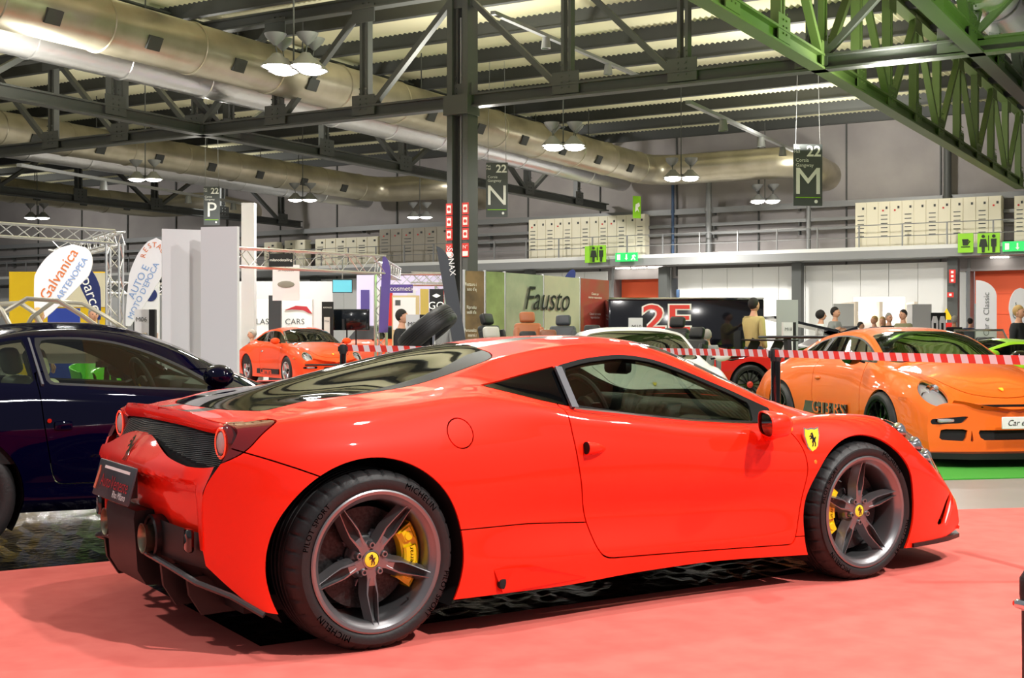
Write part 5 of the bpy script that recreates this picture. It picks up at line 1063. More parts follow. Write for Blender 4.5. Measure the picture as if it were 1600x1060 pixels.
box_truss(t2, (0, -.3, 3.0), (220*w, 1.2, 2.9), .42); box_truss(t2, (217*w, 1.2, 0), (217*w, 1.2, 2.7), .26); box_truss(t2, (217*w, 1.2, 2.85), (217*w, 5, 2.85), .3)
b = MB().box((73*w, -.3, 2.93), (.54, .05, .3)).build('sign_board', M_black2, t2, 0); text('milanodetailing', .085, (73*w, -.34, 2.93), M_signwhite, b)
t3 = thing('aluminium_truss', 'aluminium truss of the violet lit booth', 'truss', gp(600, 36), -YAW); w = 36/F_PX
box_truss(t3, (10*w, 0, 2.75), (150*w, 0, 2.75), .3); box_truss(t3, (88*w, 0, 0), (88*w, 0, 2.6), .26); box_truss(t3, (30*w, 3, 2.95), (150*w, 3, 2.9), .3)
# feather flags
def feather(px, top, bot, d, wpx, m, label, lean=0.0, lines=(), shape='tear'):
    z1, z0 = zz(top, d), zz(bot, d); h = z1-z0; w = wpx/F_PX*d; o = thing('feather_flag', label, 'flag', gp(px, d, 0), -YAW)
    n = 24; P = []
    if shape == 'tear':
        for i in range(n+1):
            t = i/n; half = w*.5*(min(1, (t+.05)*1.6))**.8*math.sqrt(max(0, 1-max(0, (t-.62)/.38)**2)); P.append((lean*(t-.5)*h, t*h, half))
        poly = [(c-q*(.9), z0+t) for c, t, q in P]+[(c+q*1.1, z0+t) for c, t, q in reversed(P)]
    else:
        poly = [(-w/2, z0), (w/2, z0), (w/2, z0+h*.72)]+[(-w/2+w*math.cos(a), z0+h*.72+h*.28*math.sin(a)) for a in np.linspace(.1, PI/2, 8)]
        poly = [(x+lean*(z-z0-h/2), z) for x, z in poly]
    f = MB().prism(poly, -.012, .012).build('flag_cloth', m, o, 0); x0 = poly[0][0]
    MB().tube([(x0, .03, 0), (x0, .03, z0), (x0+lean*h*.5, .03, z0+h*.6)], .02, 6).build('flag_pole', M_rail, o); MB().lathe([(0, 0), (.25, 0), (.25, .03), (.05, .06), (0, .06)], 16).build('flag_base', M_black2, o)
    for txt, sz, x, z, rot, mm in lines: text(txt, sz, (x*w, -.02, z0+z*h), mm, f, roll=rot)
    return o
feather(88, 382, 500, 20, 84, M_flag, 'white teardrop flag with orange and blue lettering at far left', .45, (('Galvanica', .235, .06, .60, 1.0, M_rtxt), ('PARTENOPEA', .135, .28, .52, .98, M_btxt)))
o = feather(222, 372, 510, 18, 52, M_flag, 'white teardrop flag with lettering beside the pale grey panels', .32, (('AUTO E', .14, -.08, .5, 1.12, M_btxt), ("MOTO D'EPOCA", .115, .06, .40, 1.12, M_btxt)))
for i, ch in enumerate('RESTAURO'):
    a = math.radians(165-i*26); text(ch, .1, (.17+.15*math.cos(a), -.02, zz(372, 18)-.3+.2*math.sin(a)), M_rtxt, o, roll=a-PI/2)
feather(142, 414, 500, 24, 30, M_navyflag, 'dark blue flag with white lettering behind the first white flag', -.3, (('sparco', .3, 0, .5, -1.25, M_signwhite),), 'tear')
feather(707, 385, 560, 16, 21, M_gun, 'dark grey curved feather flag in front of the hall column', -.17, (('SONAX', .1, -.1, .86, -1.45, M_signwhite),), 'sail')
feather(602, 400, 520, 31, 14, M_purple, 'narrow violet feather flag beside the truss post', .05, (), 'sail')
feather(1541, 438, 530, 30, 32, M_flag, 'tall white feather flag before the right orange door', 0, (('Car e Classic', .19, 0, .42, PI/2, M_rail),), 'sail')
feather(1592, 450, 530, 30, 36, M_flag, 'white feather flag cut by the right edge', .05, (('Car', .26, -.1, .55, PI/2, M_rail),), 'tear')
feather(885, 421, 470, 40, 17, M_navyflag, 'small violet blue flag behind the lettered display wall', .4, (), 'tear')
# pale grey folding panels and steles with stand numbers
panel('folding_screen', 285, 359, None, 13, 62, M_greycloth, 'left one of the two tall pale grey panels', 'panel', .35, .05); panel('folding_screen', 344, 355, None, 12.7, 62, M_greycloth, 'right one of the two tall pale grey panels', 'panel', -.25, .05)
panel('banner_post', 389, 318, None, 34, 20, M_greycloth, 'narrow tall pale banner post behind the grey panels', 'panel', 0, .3)
def stele(px, top, d, wpx, txt, label):
    o, w, h = panel('number_stele', px, top, None, d, wpx, mat('stele_white', '#dcdcdc', .6), label, 'sign', .1, .12); MB().box((w*.5+.03, 0, h/2), (.06, .12, h)).build('stele_side', M_black2, o, 0); text(txt, w*.44, (0, -.075, h-w*.72), M_black2, o)
stele(223, 484, 13.5, 22, 'M06', 'white stand stele reading M06 beside the grey panels'); stele(645, 492, 15, 21, 'M09', 'white stand stele reading M09 near the tilted tyre'); stele(993, 497, 13.0 + 6, 20, 'M10', 'white stand stele reading M10 behind the white coupe'); stele(1230, 504, 24, 15, 'M18', 'white stand stele reading M18 before a grey panel')
stele(511, 496, 33, 9, 'M14', 'small white stele under the black poster')
# yellow booth at the left
o, w, h = panel('booth_wall', 90, 425, None, 27, 150, M_yelw, 'yellow booth wall behind the white flag at left', 'wall panel'); MB().box((.2*w, -.04, h*.85), (w*.6, .03, h*.28)).build('cream_field', mat('cream_field', '#efe6c8', .7), o, 0)
o, w, h = panel('booth_wall', 100, 482, None, 25, 50, mat('blue_panel', '#2742a8', .6), 'low blue panel below the yellow booth wall', 'wall panel')
o, w, h = panel('info_poster', 236, 440, None, 24, 26, mat('poster_white', '#e4e4e6', .6), 'white poster with dark roundel behind the M06 stele', 'poster'); MB().lathe([(0, -.04), (.12, -.04), (.12, -.02), (.07, -.02), (.07, -.04)], 20, 'y', (0, 0, h-.25)).build('roundel', M_navyflag, o, 0)
for q in range(3): MB().box((0, -.025, h-.55-q*.1), (w*.7, .01, .03)).build('print_line', M_signgrey, o, 0)
# silver car body on a work stand, seen over and through the navy coupe
sb = thing('vintage_car', 'bare silver vintage car body raised on trestles behind the navy coupe', 'car', gp(95, 13.5, -.05), -YAW+.1)
s = MB(); V = []; n = 16
for i in range(n+1):
    x = -1.3+2.2*i/n; wv = .8*(1-abs((x+.2)/1.3)**4*.6) if abs(x+.2) < 1.4 else .3; hv = .26*(1-max(0, abs(x+.2)/1.15-.55)**2)
    for j in range(9): a = PI*j/8; V.append((x, -wv*math.cos(a), 1.22-hv*math.sin(a)**.6 if j not in (0, 8) else 1.28))
s.add(V, [(i*9+j, i*9+j+1, (i+1)*9+j+1, (i+1)*9+j) for i in range(n) for j in range(8)]+[tuple(range(9)), tuple(range(n*9+8, n*9-1, -1))]); s.build('hull', mat('beige_primer', '#cfb8a6', .4), sb)
for y in (-.62, .62):
    MB().tube([(-.55, y, 1.27), (-.45, y, 1.45), (-.2, y*.85, 1.62), (.1, y*.85, 1.6), (.35, y*.95, 1.45), (.6, y, 1.27)], .024, 8).build('roof_arch', M_silvp, sb)
    MB().tube([(-1.3, y, 1.3), (-.9, y*.9, 1.58), (-.55, y*.85, 1.6), (-.42, y, 1.5), (-.3, y, 1.27)], .027, 8).build('roof_arch', M_silvp, sb)
MB().box((-.3, 0, 1.28), (1.9, 1.3, .04)).build('deck', M_silvp, sb)
for x in (-.9, .5): MB().bar((x, -.5, 0), (x, -.1, 1.0), .05).bar((x, .5, 0), (x, .1, 1.0), .05).bar((x, -.55, .96), (x, .55, .96), .06).build('trestle', M_black2, sb)
for (px, d, lab, ry) in ((150, 18.0, 'left green plastic tub chair seen through the navy coupe', .5), (186, 17.4, 'right green plastic tub chair seen through the navy coupe', -.2)):
    c_ = thing('tub_chair', lab, 'chair', gp(px, d), -YAW+ry); V = []; n = 20
    for i in range(n+1):
        a = -2.3+4.6*i/n+PI/2; hh = .86-.16*abs(i/n-.5)*2
        for r, z in ((.22, .42), (.30, .5), (.34, .68), (.36, hh), (.33, hh), (.30, .66), (.26, .5)): V.append((r*math.cos(a), r*math.sin(a), z))
    MB().add(V, [(i*7+j, i*7+j+1, (i+1)*7+j+1, (i+1)*7+j) for i in range(n) for j in range(6)]).build('shell', mat('green_plastic', '#62c81e', .3), c_)
    MB().lathe([(0, .40), (.25, .42), (.26, .46), (0, .45)], 20).build('seat', mat('green_plastic2', '#58b81a', .35), c_)
    for a in range(4): MB().tube([(.18*math.cos(a*PI/2+.8), .18*math.sin(a*PI/2+.8), .42), (.26*math.cos(a*PI/2+.8), .26*math.sin(a*PI/2+.8), 0)], .014, 6).build('leg', M_chrome, c_)
# white detailing booth
o, w, h = panel('booth_wall', 445, 440, None, 37.5, 150, mat('dim_white', '#cfcfd0', .6), 'grey white booth wall behind the aluminium portal', 'wall panel')
o, w, h = panel('booth_counter', 438, 468, None, 35.5, 102, mat('white_board', '#efefef', .5), 'white board with CLASSIC lettering behind the vintage orange coupe', 'counter', 0, .3); text('CLASSIC  CARS', .22, (-.05, -.16, h-.62), M_signgrey, o)
MB().prism([(-.2, 0), (.1, .12), (.4, .1), (.55, -.1), (.45, -.08), (.3, 0), (.0, .02)], -.17, -.155).xf(Matrix.Translation((.35, 0, h-.3))).build('red_motif', mat('motif_red', '#b02a35', .6), o, 0)
panel('poster_board', 430, 462, None, 34, 19, M_gun, 'dark grey totem before the white lettered board', 'totem', 0, .15)
o, w, h = panel('hanging_poster', 447, 414, 470, 33, 42, M_flag, 'white hanging poster with grey print under the truss', 'poster', 0, .02); MB().ball((0, -.02, h*.45), .22, 12, 6, sc=(1, .05, .4)).build('printed_picture', mat('print_grey', '#8d8a80', .6), o)
text('SINGLESS', .1, (0, -.02, h*.85), M_signgrey, o)
o, w, h = panel('black_poster', 512, 472, None, 33.5, 18, M_black2, 'narrow black poster with white top print left of the black screen', 'poster'); text('KRONOS', .055, (0, -.03, h-.15), M_signwhite, o)
tv = thing('television', 'large black flat screen on a two-legged stand behind the vintage coupe', 'screen', gp(549, 34), -YAW); w = 57/F_PX*34; MB().rbox((0, 0, zz(500, 34)), (w, .06, w*.58), .015, 2).build('screen', M_screen, tv)
for s_ in (-.12, .12): MB().tube([(s_, 0.02, 0), (s_, .02, zz(505, 34))], .02, 6).build('leg', M_black2, tv)
MB().box((0, 0, .02), (.6, .4, .03)).build('foot_plate', M_black2, tv)
o, w, h = panel('lit_screen', 535, 437, 458, 33, 31, M_black2, 'small lit blue screen hung under the portal truss', 'screen', .1, .05); MB().box((0, -.03, h/2), (w*.94, .01, h*.9)).build('display', M_cyan, o, 0); MB().tube([(0, .03, h), (0, .03, h+.5)], .02, 6).build('hanger', M_rail, o)
o, w, h = panel('booth_wall', 640, 430, None, 40, 165, mat('lilac_lit_wall', '#d9d0f0', .6, emit=.25), 'bright lilac booth wall left of the hall column', 'wall panel')  # faint glow of the wall stands for the booth lighting
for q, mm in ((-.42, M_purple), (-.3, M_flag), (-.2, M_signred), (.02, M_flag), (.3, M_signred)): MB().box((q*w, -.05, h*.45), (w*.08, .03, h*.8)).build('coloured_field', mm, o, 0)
o, w, h = panel('shop_sign', 622, 445, 458, 35.4, 46, M_purple, 'violet sign with white lettering under the booth truss', 'sign'); text('labocosmetica', .19, (0, -.03, h/2), M_signwhite, o)
o, w, h = panel('poster_board', 634, 462, None, 30, 43, M_wood, 'wooden board with white poster behind the M09 stele', 'poster'); MB().box((-.03, -.03, h-.42), (w*.82, .02, .75)).build('poster_sheet', M_flag, o, 0); MB().box((-w*.28, -.045, h-.17), (.12, .01, .12)).build('poster_mark', M_signgrey, o, 0)
o, w, h = panel('poster_board', 682, 452, None, 27, 22, M_black2, 'black board lettered GO beside the dark feather flag', 'poster'); text('GO', .22, (0, -.03, h-.35), M_signwhite, o); MB().box((-w*.85, .0, h/2), (w*.6, .04, h)).build('gold_side', mat('gold_panel', '#b39a4a', .5), o, 0)
MB().prism([(-.09, 0), (0, .045), (.09, 0), (0, -.045)], -.03, -.022).xf(Matrix.Translation((0, 0, h-.14))).build('box_icon', M_signwhite, o, 0); MB().prism([(-.09, 0), (0, .045), (.09, 0), (0, -.045)], -.03, -.022).xf(Matrix.Translation((0, 0, h-.56))).build('box_icon', M_signwhite, o, 0)
# red convertible with black hood
rc = thing('classic_convertible', 'red vintage convertible with black soft top behind the striped tape', 'car', gp(606, 35, .2), heading(.6, -.8))
V = []; n = 20
for i in range(n+1):
    x = -1.9+3.8*i/n; t = abs(x)/1.9; wv = .78*(1-.25*t**3); zt = .92-.26*max(0, (x-.4)/1.5)**1.5-.14*max(0, (-x-.9)/1.0)**2
    for j, (a, b_) in enumerate(((-1, .25), (-1.02, .5), (-.98, .8), (-.8, .97), (-.4, 1.0), (.4, 1.0), (.8, .97), (.98, .8), (1.02, .5), (1, .25))): V.append((x, wv*a, zt*b_))
MB().add(V, [(i*10+j, i*10+j+1, (i+1)*10+j+1, (i+1)*10+j) for i in range(n) for j in range(9)]+[tuple(range(10)), tuple(range(n*10+9, n*10-1, -1))]).build('body', M_org2, rc, 50)
s = MB(); V = []
for i, (x, z, w) in enumerate(((.35, .92, .62), (.1, 1.22, .5), (-.3, 1.27, .5), (-.8, 1.18, .52), (-1.1, .92, .6))): V += [(x, -w-.08, .9), (x, -w, z), (x, w, z), (x, w+.08, .9)]
s.add(V, [(i*4+j, i*4+j+1, (i+1)*4+j+1, (i+1)*4+j) for i in range(4) for j in range(3)]).build('soft_top', M_black2, rc)
MB().tube([(.55, -.6, .9), (.22, -.52, 1.22), (.22, .52, 1.22), (.55, .6, .9)], .022, 6).build('windscreen_frame', M_chrome, rc); MB().add([(.55, -.6, .9), (.22, -.52, 1.22), (.22, .52, 1.22), (.55, .6, .9)], [(0, 1, 2, 3)]).build('windscreen', M_glass, rc, 0)
for sg in (-1, 1):
    MB().lathe([(0, .05), (.07, .04), (.09, -.02), (.1, -.05)], 20, 'x', (1.72, sg*.52, .62)).build('headlamp', M_lamp, rc); MB().tube([(1.9, sg*.1, .4), (1.88, sg*.6, .4)], .04, 8).build('bumper', M_chrome, rc)
    for x in (-1.15, 1.2): spoke_wheel(rc, x, sg, .3, .3, .17, .19, .66, M_silver, 8)
# tilted tyre on a pole
ty = thing('tyre_exhibit', 'large black tyre tilted on a stand above the red car roof', 'tyre', gp(668, 14.5, 0), -YAW)
tm = tyre_mb(.36, .235, .24, 72); tm.xf(Matrix.Translation((0, 0, zz(516, 14.5))) @ Matrix.Rotation(math.radians(-38), 4, 'Y') @ Matrix.Rotation(math.radians(86), 4, 'X')); tm.build('tyre', M_rubber, ty, 30)
MB().tube([(0.05, .1, 0), (.05, .1, zz(522, 14.5))], .03, 8).build('stand_pole', M_chrome, ty); MB().lathe([(0, 0), (.28, 0), (.28, .03), (0, .05)], 20).build('stand_base', M_black2, ty)
# lettered display wall with car seats in front
dw = thing('display_wall', 'folding display wall printed Fausto with brown end panels', 'display', (0, 0, 0), 0)
cs = [(725, 427, 22.6, '#8d7350'), (757, 427, 22.8, '#6f7c50'), (788, 428, 23.2, '#8d9784'), (848, 432, 24.3, '#b9b3a2'), (905, 437, 25.5, '#9a5a46'), (950, 441, 26.6, None)]
for i in range(5):
    a, b_ = cs[i], cs[i+1]; p, q = gp(a[0], a[2]), gp(b_[0], b_[2]); z1 = 2.33
    MB().bar((p[0], p[1], z1/2), (q[0], q[1], z1/2), .04, z1).build('wall_panel', mat('printed_panel', a[3], .6, noise={0: '#5a4a38', 1: '#8fa06a', 2: '#a8ad98', 3: '#c4bca8', 4: '#b04038'}[i], bscale=2.2), dw, 0)
    MB().tube([(p[0], p[1], 0), (p[0], p[1], z1+.02)], .03, 6).build('panel_post', M_alu, dw)
def on_wall(px, d, z, txt, sz, m, **k):
    p = gp(px, d-.06, z); dirn = np.array(gp(905, 25.5))-np.array(gp(788, 23.2)); text(txt, sz, p, m, dw, rz=math.atan2(dirn[1], dirn[0]), **k)
on_wall(855, 24.4, 1.87, 'Fausto', .62, M_black2, shear=.35)
for px, d, lines in ((741, 22.7, ((2.05, 'Restauro interni\nauto d\'epoca'), (1.65, 'Riproduzione\nsedili d\'epoca'), (1.25, 'Personalizzazione\ninterni auto'))), (930, 26.05, ((2.0, 'Classic car\ninterior restoration'), (1.6, 'Classic car seats\nreproduction'), (1.25, 'Interior car\ncustomization')))):
    for z, t in lines: on_wall(px, d, z, t, .085 if px < 800 else .07, M_signwhite)
on_wall(850, 24.3, 1.28, 'INTERNI CLASSICHE', .14, M_signwhite)
def car_seat(px, d, z0, m, label, ry=0.3, sc=1.1, m2=None):
    o = thing('seat_exhibit', label, 'seat', gp(px, d, 0), -YAW-PI/2+ry, 'car seats shown before the printed wall'); o2 = MB().rbox((0, 0, z0/2), (.6, .55, z0), .03, 2).build('plinth', M_black2, o)
    s = seat_mb(hr=False); s.build('seat', m, o, loc=(0, 0, z0)); s = MB().rbox((-.38, 0, .82), (.1, .24, .17), .04, 3, R=Matrix.Rotation(-.28, 3, 'Y')); s.build('headrest', m2 or m, o, loc=(0, 0, z0))
M_gl = mat('grey_leather', '#b5b2a8', .5)
for a in ((792, 18.8, .62, M_leather, 'black car seat with pale grey centre at the left of the row', .9), (788, 17.6, .42, M_gl, 'grey and black car seat standing lowest at the left', .5), (832, 19.5, .66, M_tan, 'tan leather car seat with tall headrest', .2), (834, 17.8, .36, M_leather, 'black car seat in front of the tan one', .2),
          (862, 18.0, .38, M_brown, 'brown leather car seat low in the row', .1), (874, 20, .62, M_gun, 'dark grey car seat with light headrest behind the brown one', -.2), (911, 18.3, .45, M_leather, 'black car seat at the right end of the row', -.4), (1040, 19, .58, M_leather, 'black bucket seat left before the black trailer', -.6), (1063, 18.2, .42, M_leather, 'black bucket seat right before the black trailer', -.8)):
    car_seat(*a)
# black trailer with red letters
tr = thing('trailer', 'glossy black trailer side with large red 2E lettering', 'trailer', gp(1045, 25.5), -YAW-.0); w = 25.5/F_PX
zt = zz(466, 25.5)
MB().rbox((27*w, 1.2, zt/2+.15), (245*w, 2.4, zt-.3), .06, 2).build('body', mat('trailer_black', '#0b0c14', .12, coat=.6), tr); MB().tube([(-94*w, -.02, zt-.01), (148*w, -.02, zt-.01)], .02, 6).build('roof_edge', M_chrome, tr)
for x in (-40*w, 60*w): MB().lathe([(0, -.02), (.3, -.02), (.34, .02), (.34, .2), (0, .2)], 28, 'y', (x, 0.05, .34)).build('wheel', M_rubber, tr)
for k, (m, off, y) in enumerate(((M_signwhite, .032, -.012), (mat('trailer_red', '#e0392c', .4), .006, -.02))): text('2E', .72, (-4*w, y, zt-.42), m, tr, bold=off, sx=1.35)
# right hand background: dark grey panel, black car, bright kiosk, appliances
panel('folding_screen', 1230, 469, None, 25, 33, mat('mid_grey_panel', '#a9abad', .6), 'mid grey panel between beige coated man and the black car', 'panel', 0, .06); panel('folding_screen', 1318, 475, None, 44, 32, mat('door_grey', '#c4c5c6', .6), 'pale grey double panel against the white wall', 'panel', 0, .06)
bc = thing('dark_car', 'black car with raised boot beyond the grey panel', 'car', gp(1265, 30), -YAW+PI)
MB().prism([(-.9, .2), (1.0, .2), (1.0, .8), (.6, .86), (.1, .98), (-.5, 1.28), (-.9, 1.42)], -.8, .8).build('body', M_gloss, bc, 30); MB().bar((-.5, 0, 1.3), (.95, 0, 1.62), 1.3, .06, up=(0, 0, 1)).build('boot_lid', M_gloss, bc)
for x in (-.6, .7):
    for sg in (-1, 1): spoke_wheel(bc, x, sg, .31, .31, .2, .2, .72, M_rimdark, 8)
ks = thing('kiosk', 'bright white kiosk with warm lamps against the back wall', 'kiosk', gp(1383, 46), -YAW); w = 46/F_PX
MB().box((0, .8, zz(463, 46)-.6), (82*w, .1, 1.2)).build('kiosk_header', M_flag, ks, 0); MB().box((0, 1.8, 1.2), (96*w, .1, 2.4)).build('kiosk_back', mat('warm_wall', '#f0dcc4', .6), ks, 0); MB().box((0, -.1, .5), (96*w, .6, 1.0)).build('kiosk_counter', M_flag, ks, 0)
for s_ in (-46, -8, 46): MB().box((s_*w, .8, 1.2), (.12, 1.9, 2.4)).build('kiosk_side', mat('cream_side', '#e9dccb', .6), ks, 0)
for s_ in (-38, -20, 5, 20, 38): MB().ball((s_*w, .5, 2.0), .09, 10, 6).build('kiosk_lamp', M_glow, ks)
panel('fridge', 1436, 476, None, 43, 30, mat('fridge_grey', '#b9b9bc', .4), 'grey display fridge beside the kiosk', 'fridge', 0, .6)
o, w, h = panel('wheel_display', 1466, 489, None, 38, 23, M_black2, 'dark frame with white arches right of the fridge', 'display'); 
for s_ in (-.11, .11): MB().prism([(s_-.09, h-.8), (s_-.09, h-.25), (s_-.05, h-.1), (s_+.05, h-.1), (s_+.09, h-.25), (s_+.09, h-.8), (s_+.04, h-.8), (s_+.04, h-.3), (s_-.04, h-.3), (s_-.04, h-.8)], -.05, -.02).build('arch_print', M_flag, o, 0)
o = thing('warning_sign', 'yellow triangular warning sign on the white wall', 'sign', gp(1479, 52, zz(492, 52)), -YAW); MB().prism([(-.25, -.2), (.25, -.2), (0, .25)], -.02, .02).build('triangle', M_yelw, o, 0); MB().box((0, -.03, -.45), (.4, .02, .25)).build('plate', M_signred, o, 0)
for px, py, d, lab in ((1488, 432, 53.2, 'red and white fire notice strip on the white wall'), (1485, 461, 53.2, 'pair of small red call boxes on the white wall')):
    o = thing('fire_notice', lab, 'sign', gp(px, d, zz(py, d)), HRZ); MB().box((0, 0, 0), (.25, .03, .55 if py < 450 else .2)).build('plate', M_signred, o, 0)
    for q in range(3 if py < 450 else 1): MB().box((0, -.02, .17-q*.17 if py < 450 else 0), (.1, .01, .1)).build('symbol', M_signwhite, o, 0)
o = thing('wall_box', 'small blue box on the white wall above the trailer', 'box', gp(1060, 58.5, zz(459, 58.5)), HRZ); MB().rbox((0, -.05, 0), (.14, .1, .36), .02, 2).build('casing', M_pipe, o)
# open silver car and black roadster at far right
for px, d, m, lab, rz in ((1525, 28, M_silvp, 'open silver vintage car seen over the lime supercar', .9), (1580, 25, M_gun, 'dark green roadster windscreen at the right edge', -.5)):
    o = thing('roadster', lab, 'car', gp(px, d), -YAW+rz); V = []; n = 14
    for i in range(n+1):
        x = -1.8+3.6*i/n; t = abs(x)/1.8; wv = .72*(1-.3*t**3); zt = .98-.2*t**2
        for a, b_ in ((-1, .2), (-1.03, .6), (-.85, .95), (-.4, 1), (.4, 1), (.85, .95), (1.03, .6), (1, .2)): V.append((x, wv*a, zt*b_))
    MB().add(V, [(i*8+j, i*8+j+1, (i+1)*8+j+1, (i+1)*8+j) for i in range(n) for j in range(7)]+[tuple(range(8)), tuple(range(n*8+7, n*8-1, -1))]).build('body', m, o, 50)
    P = [(.45, -.6, .95), (.15, -.52, 1.32), (.15, .52, 1.32), (.45, .6, .95)]; MB().tube(P, .025, 6).build('windscreen_frame', M_chrome if m is M_silvp else M_black2, o); MB().add(P, [(0, 1, 2, 3)]).build('windscreen', M_glass, o, 0)
    for s_ in (-.35, .35): MB().rbox((-.45, s_, 1.02), (.2, .42, .3), .06, 2).build('seat_back', M_leather, o)
    for x in (-1.15, 1.15):
        for sg in (-1, 1): spoke_wheel(o, x, sg, .3, .3, .17, .2, .64, M_silver, 8)
# barrier posts and striped tape
def post(px, d, label):
    o = thing('barrier_post', label, 'post', gp(px, d), 0); MB().lathe([(0, 0), (.17, 0), (.17, .015), (.05, .035), (.03, .05), (0, .05)], 28).build('base', M_black2, o)
    MB().tube([(0, 0, .03), (0, 0, 1.06)], .031, 20).build('pole', M_gloss, o); MB().lathe([(.034, 1.03), (.036, 1.04), (.036, 1.10), (.03, 1.115), (0, 1.12)], 24).build('tape_head', M_black2, o); MB().rbox((0, 0, 1.075), (.095, .03, .05), .006, 2, rz=-YAW).build('tape_clip', M_black2, o); return o
post(1212, 8.6, 'black barrier post behind the front of the red car'); post(536, 12.2, 'black barrier post before the vintage orange coupe'); post(1683, 6.28, 'black barrier post beyond the right edge holding the tape end')
def tape(p0, p1, z0, z1, hgt, label, sag=.01, period=.1):
    p0, p1 = Vector(p0), Vector(p1); Lh = (p1-p0).length; n = int(Lh/period); s = MB(); dr = (p1-p0)/Lh; nr = Vector((-dr.y, dr.x, 0))*.0008
    def pt(t, v):
        q = p0.lerp(p1, t); z = z0+(z1-z0)*t-sag*4*t*(1-t)*Lh*.1; return Vector((q.x, q.y, z+v*hgt))
    sk = .35*hgt/Lh
    for i in range(n):
        for k in range(2):
            a, b_ = (i+.5*k)/n, (i+.5*k+.5)/n
            f = [pt(min(1, a+sk), -.5), pt(min(1, b_+sk), -.5), pt(b_, .5), pt(a, .5)]
            s.add([q-nr for q in f], [(0, 1, 2, 3)], k)
    s.build('barrier_tape', [mat('tape_red', '#e8382c', .45), mat('tape_white', '#ecdfe4', .45)], None, 0, fix=False)['label'] = label
    o = bpy.data.objects[-1] if False else s
tapes = []
def tape_obj(*a, **k):
    n0 = set(bpy.data.objects); tape(*a, **k); o = (set(bpy.data.objects)-n0).pop(); o['category'] = 'tape'
tape_obj(gp(1209, 8.58), gp(1680, 6.3), 1.083, 1.075, .048, 'red and white striped tape running right from the post over the orange coupe')
tape_obj(gp(960, 10.6), gp(1204, 8.62), 1.083, 1.083, .048, 'red and white striped tape running left from the post past the white coupe')
tape_obj(gp(541, 12.2), gp(668, 11.6), 1.085, 1.075, .06, 'red and white striped tape before the red convertible', period=.13)
# dark padded end with chrome arm at the right edge of the carpet
fg = thing('lounge_chair', 'black padded chair edge with chrome arm at the lower right corner', 'chair', gp(1600, 3.3), -YAW)
w = 3.3/F_PX
MB().rbox((.26, .05, .28), (.36, .3, .26), .03, 3).build('seat', M_leather, fg)
MB().rbox((.20, .02, .30), (.34, .06, .56), .02, 3).build('side_panel', M_leather, fg); MB().tube([(.03, 0, .05), (.026, 0, .5), (.018, 0, .545), (.014, 0, .58), (.026, 0, .606), (.07, 0, .612), (.3, 0, .6)], [.03, .03, .028, .024, .02, .022, .03], 14).build('padded_edge', M_leather, fg)
MB().tube([(-.034, -.02, .523), (-.026, -.02, .522), (.0, -.02, .516), (.06, -.02, .50), (.3, .0, .45)], [.006, .012, .015, .016, .016], 14).build('arm_tube', M_chrome, fg)
for x in (.1, .36): MB().tube([(x, .1, .0), (x, .1, .2)], .015, 10).build('leg', M_chrome, fg)
# crumpled black plastic sheets under the two nearest cars
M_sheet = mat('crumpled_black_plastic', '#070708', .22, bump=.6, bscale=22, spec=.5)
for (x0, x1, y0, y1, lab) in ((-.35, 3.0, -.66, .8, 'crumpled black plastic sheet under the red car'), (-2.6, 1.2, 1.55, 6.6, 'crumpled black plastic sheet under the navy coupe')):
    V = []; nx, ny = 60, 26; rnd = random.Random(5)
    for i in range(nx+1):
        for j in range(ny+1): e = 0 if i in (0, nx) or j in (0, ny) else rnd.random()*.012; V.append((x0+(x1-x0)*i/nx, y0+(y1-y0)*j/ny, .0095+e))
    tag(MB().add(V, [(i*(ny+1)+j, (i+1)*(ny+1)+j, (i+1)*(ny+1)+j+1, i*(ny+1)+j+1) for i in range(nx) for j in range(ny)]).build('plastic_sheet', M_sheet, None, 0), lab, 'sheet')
# ---------------------------------------------------------------- visitors
def skin_mesh(name, chains, m, parent, lev=1):
    "chains: list of lists of (x,y,z,r); a chain may start on a joint of an earlier one (same coordinates)"
    bm = bmesh.new(); ly = bm.verts.layers.skin.verify(); idx = {}
    for ch in chains:
        pv = None
        for (x, y, z, r) in ch:
            k = (round(x, 4), round(y, 4), round(z, 4))
            if k not in idx:
                v = bm.verts.new((x, y, z)); v[ly].radius = (r, r); idx[k] = v
            v = idx[k]
            if pv is not None and pv is not v and not bm.edges.get((pv, v)): bm.edges.new((pv, v))
            pv = v
    bm.verts.ensure_lookup_table(); bm.verts[0][ly].use_root = True
    me = bpy.data.meshes.new(name); bm.to_mesh(me); bm.free(); o = bpy.data.objects.new(name, me); COL.objects.link(o)
    o.modifiers.new('s', 'SKIN').use_smooth_shade = True; sub = o.modifiers.new('u', 'SUBSURF'); sub.levels = lev
    me2 = bpy.data.meshes.new_from_object(o.evaluated_get(bpy.context.evaluated_depsgraph_get())); bpy.data.objects.remove(o); me2.name = name; me2.materials.clear(); me2.shade_smooth()
    return link(name, me2, m, parent)
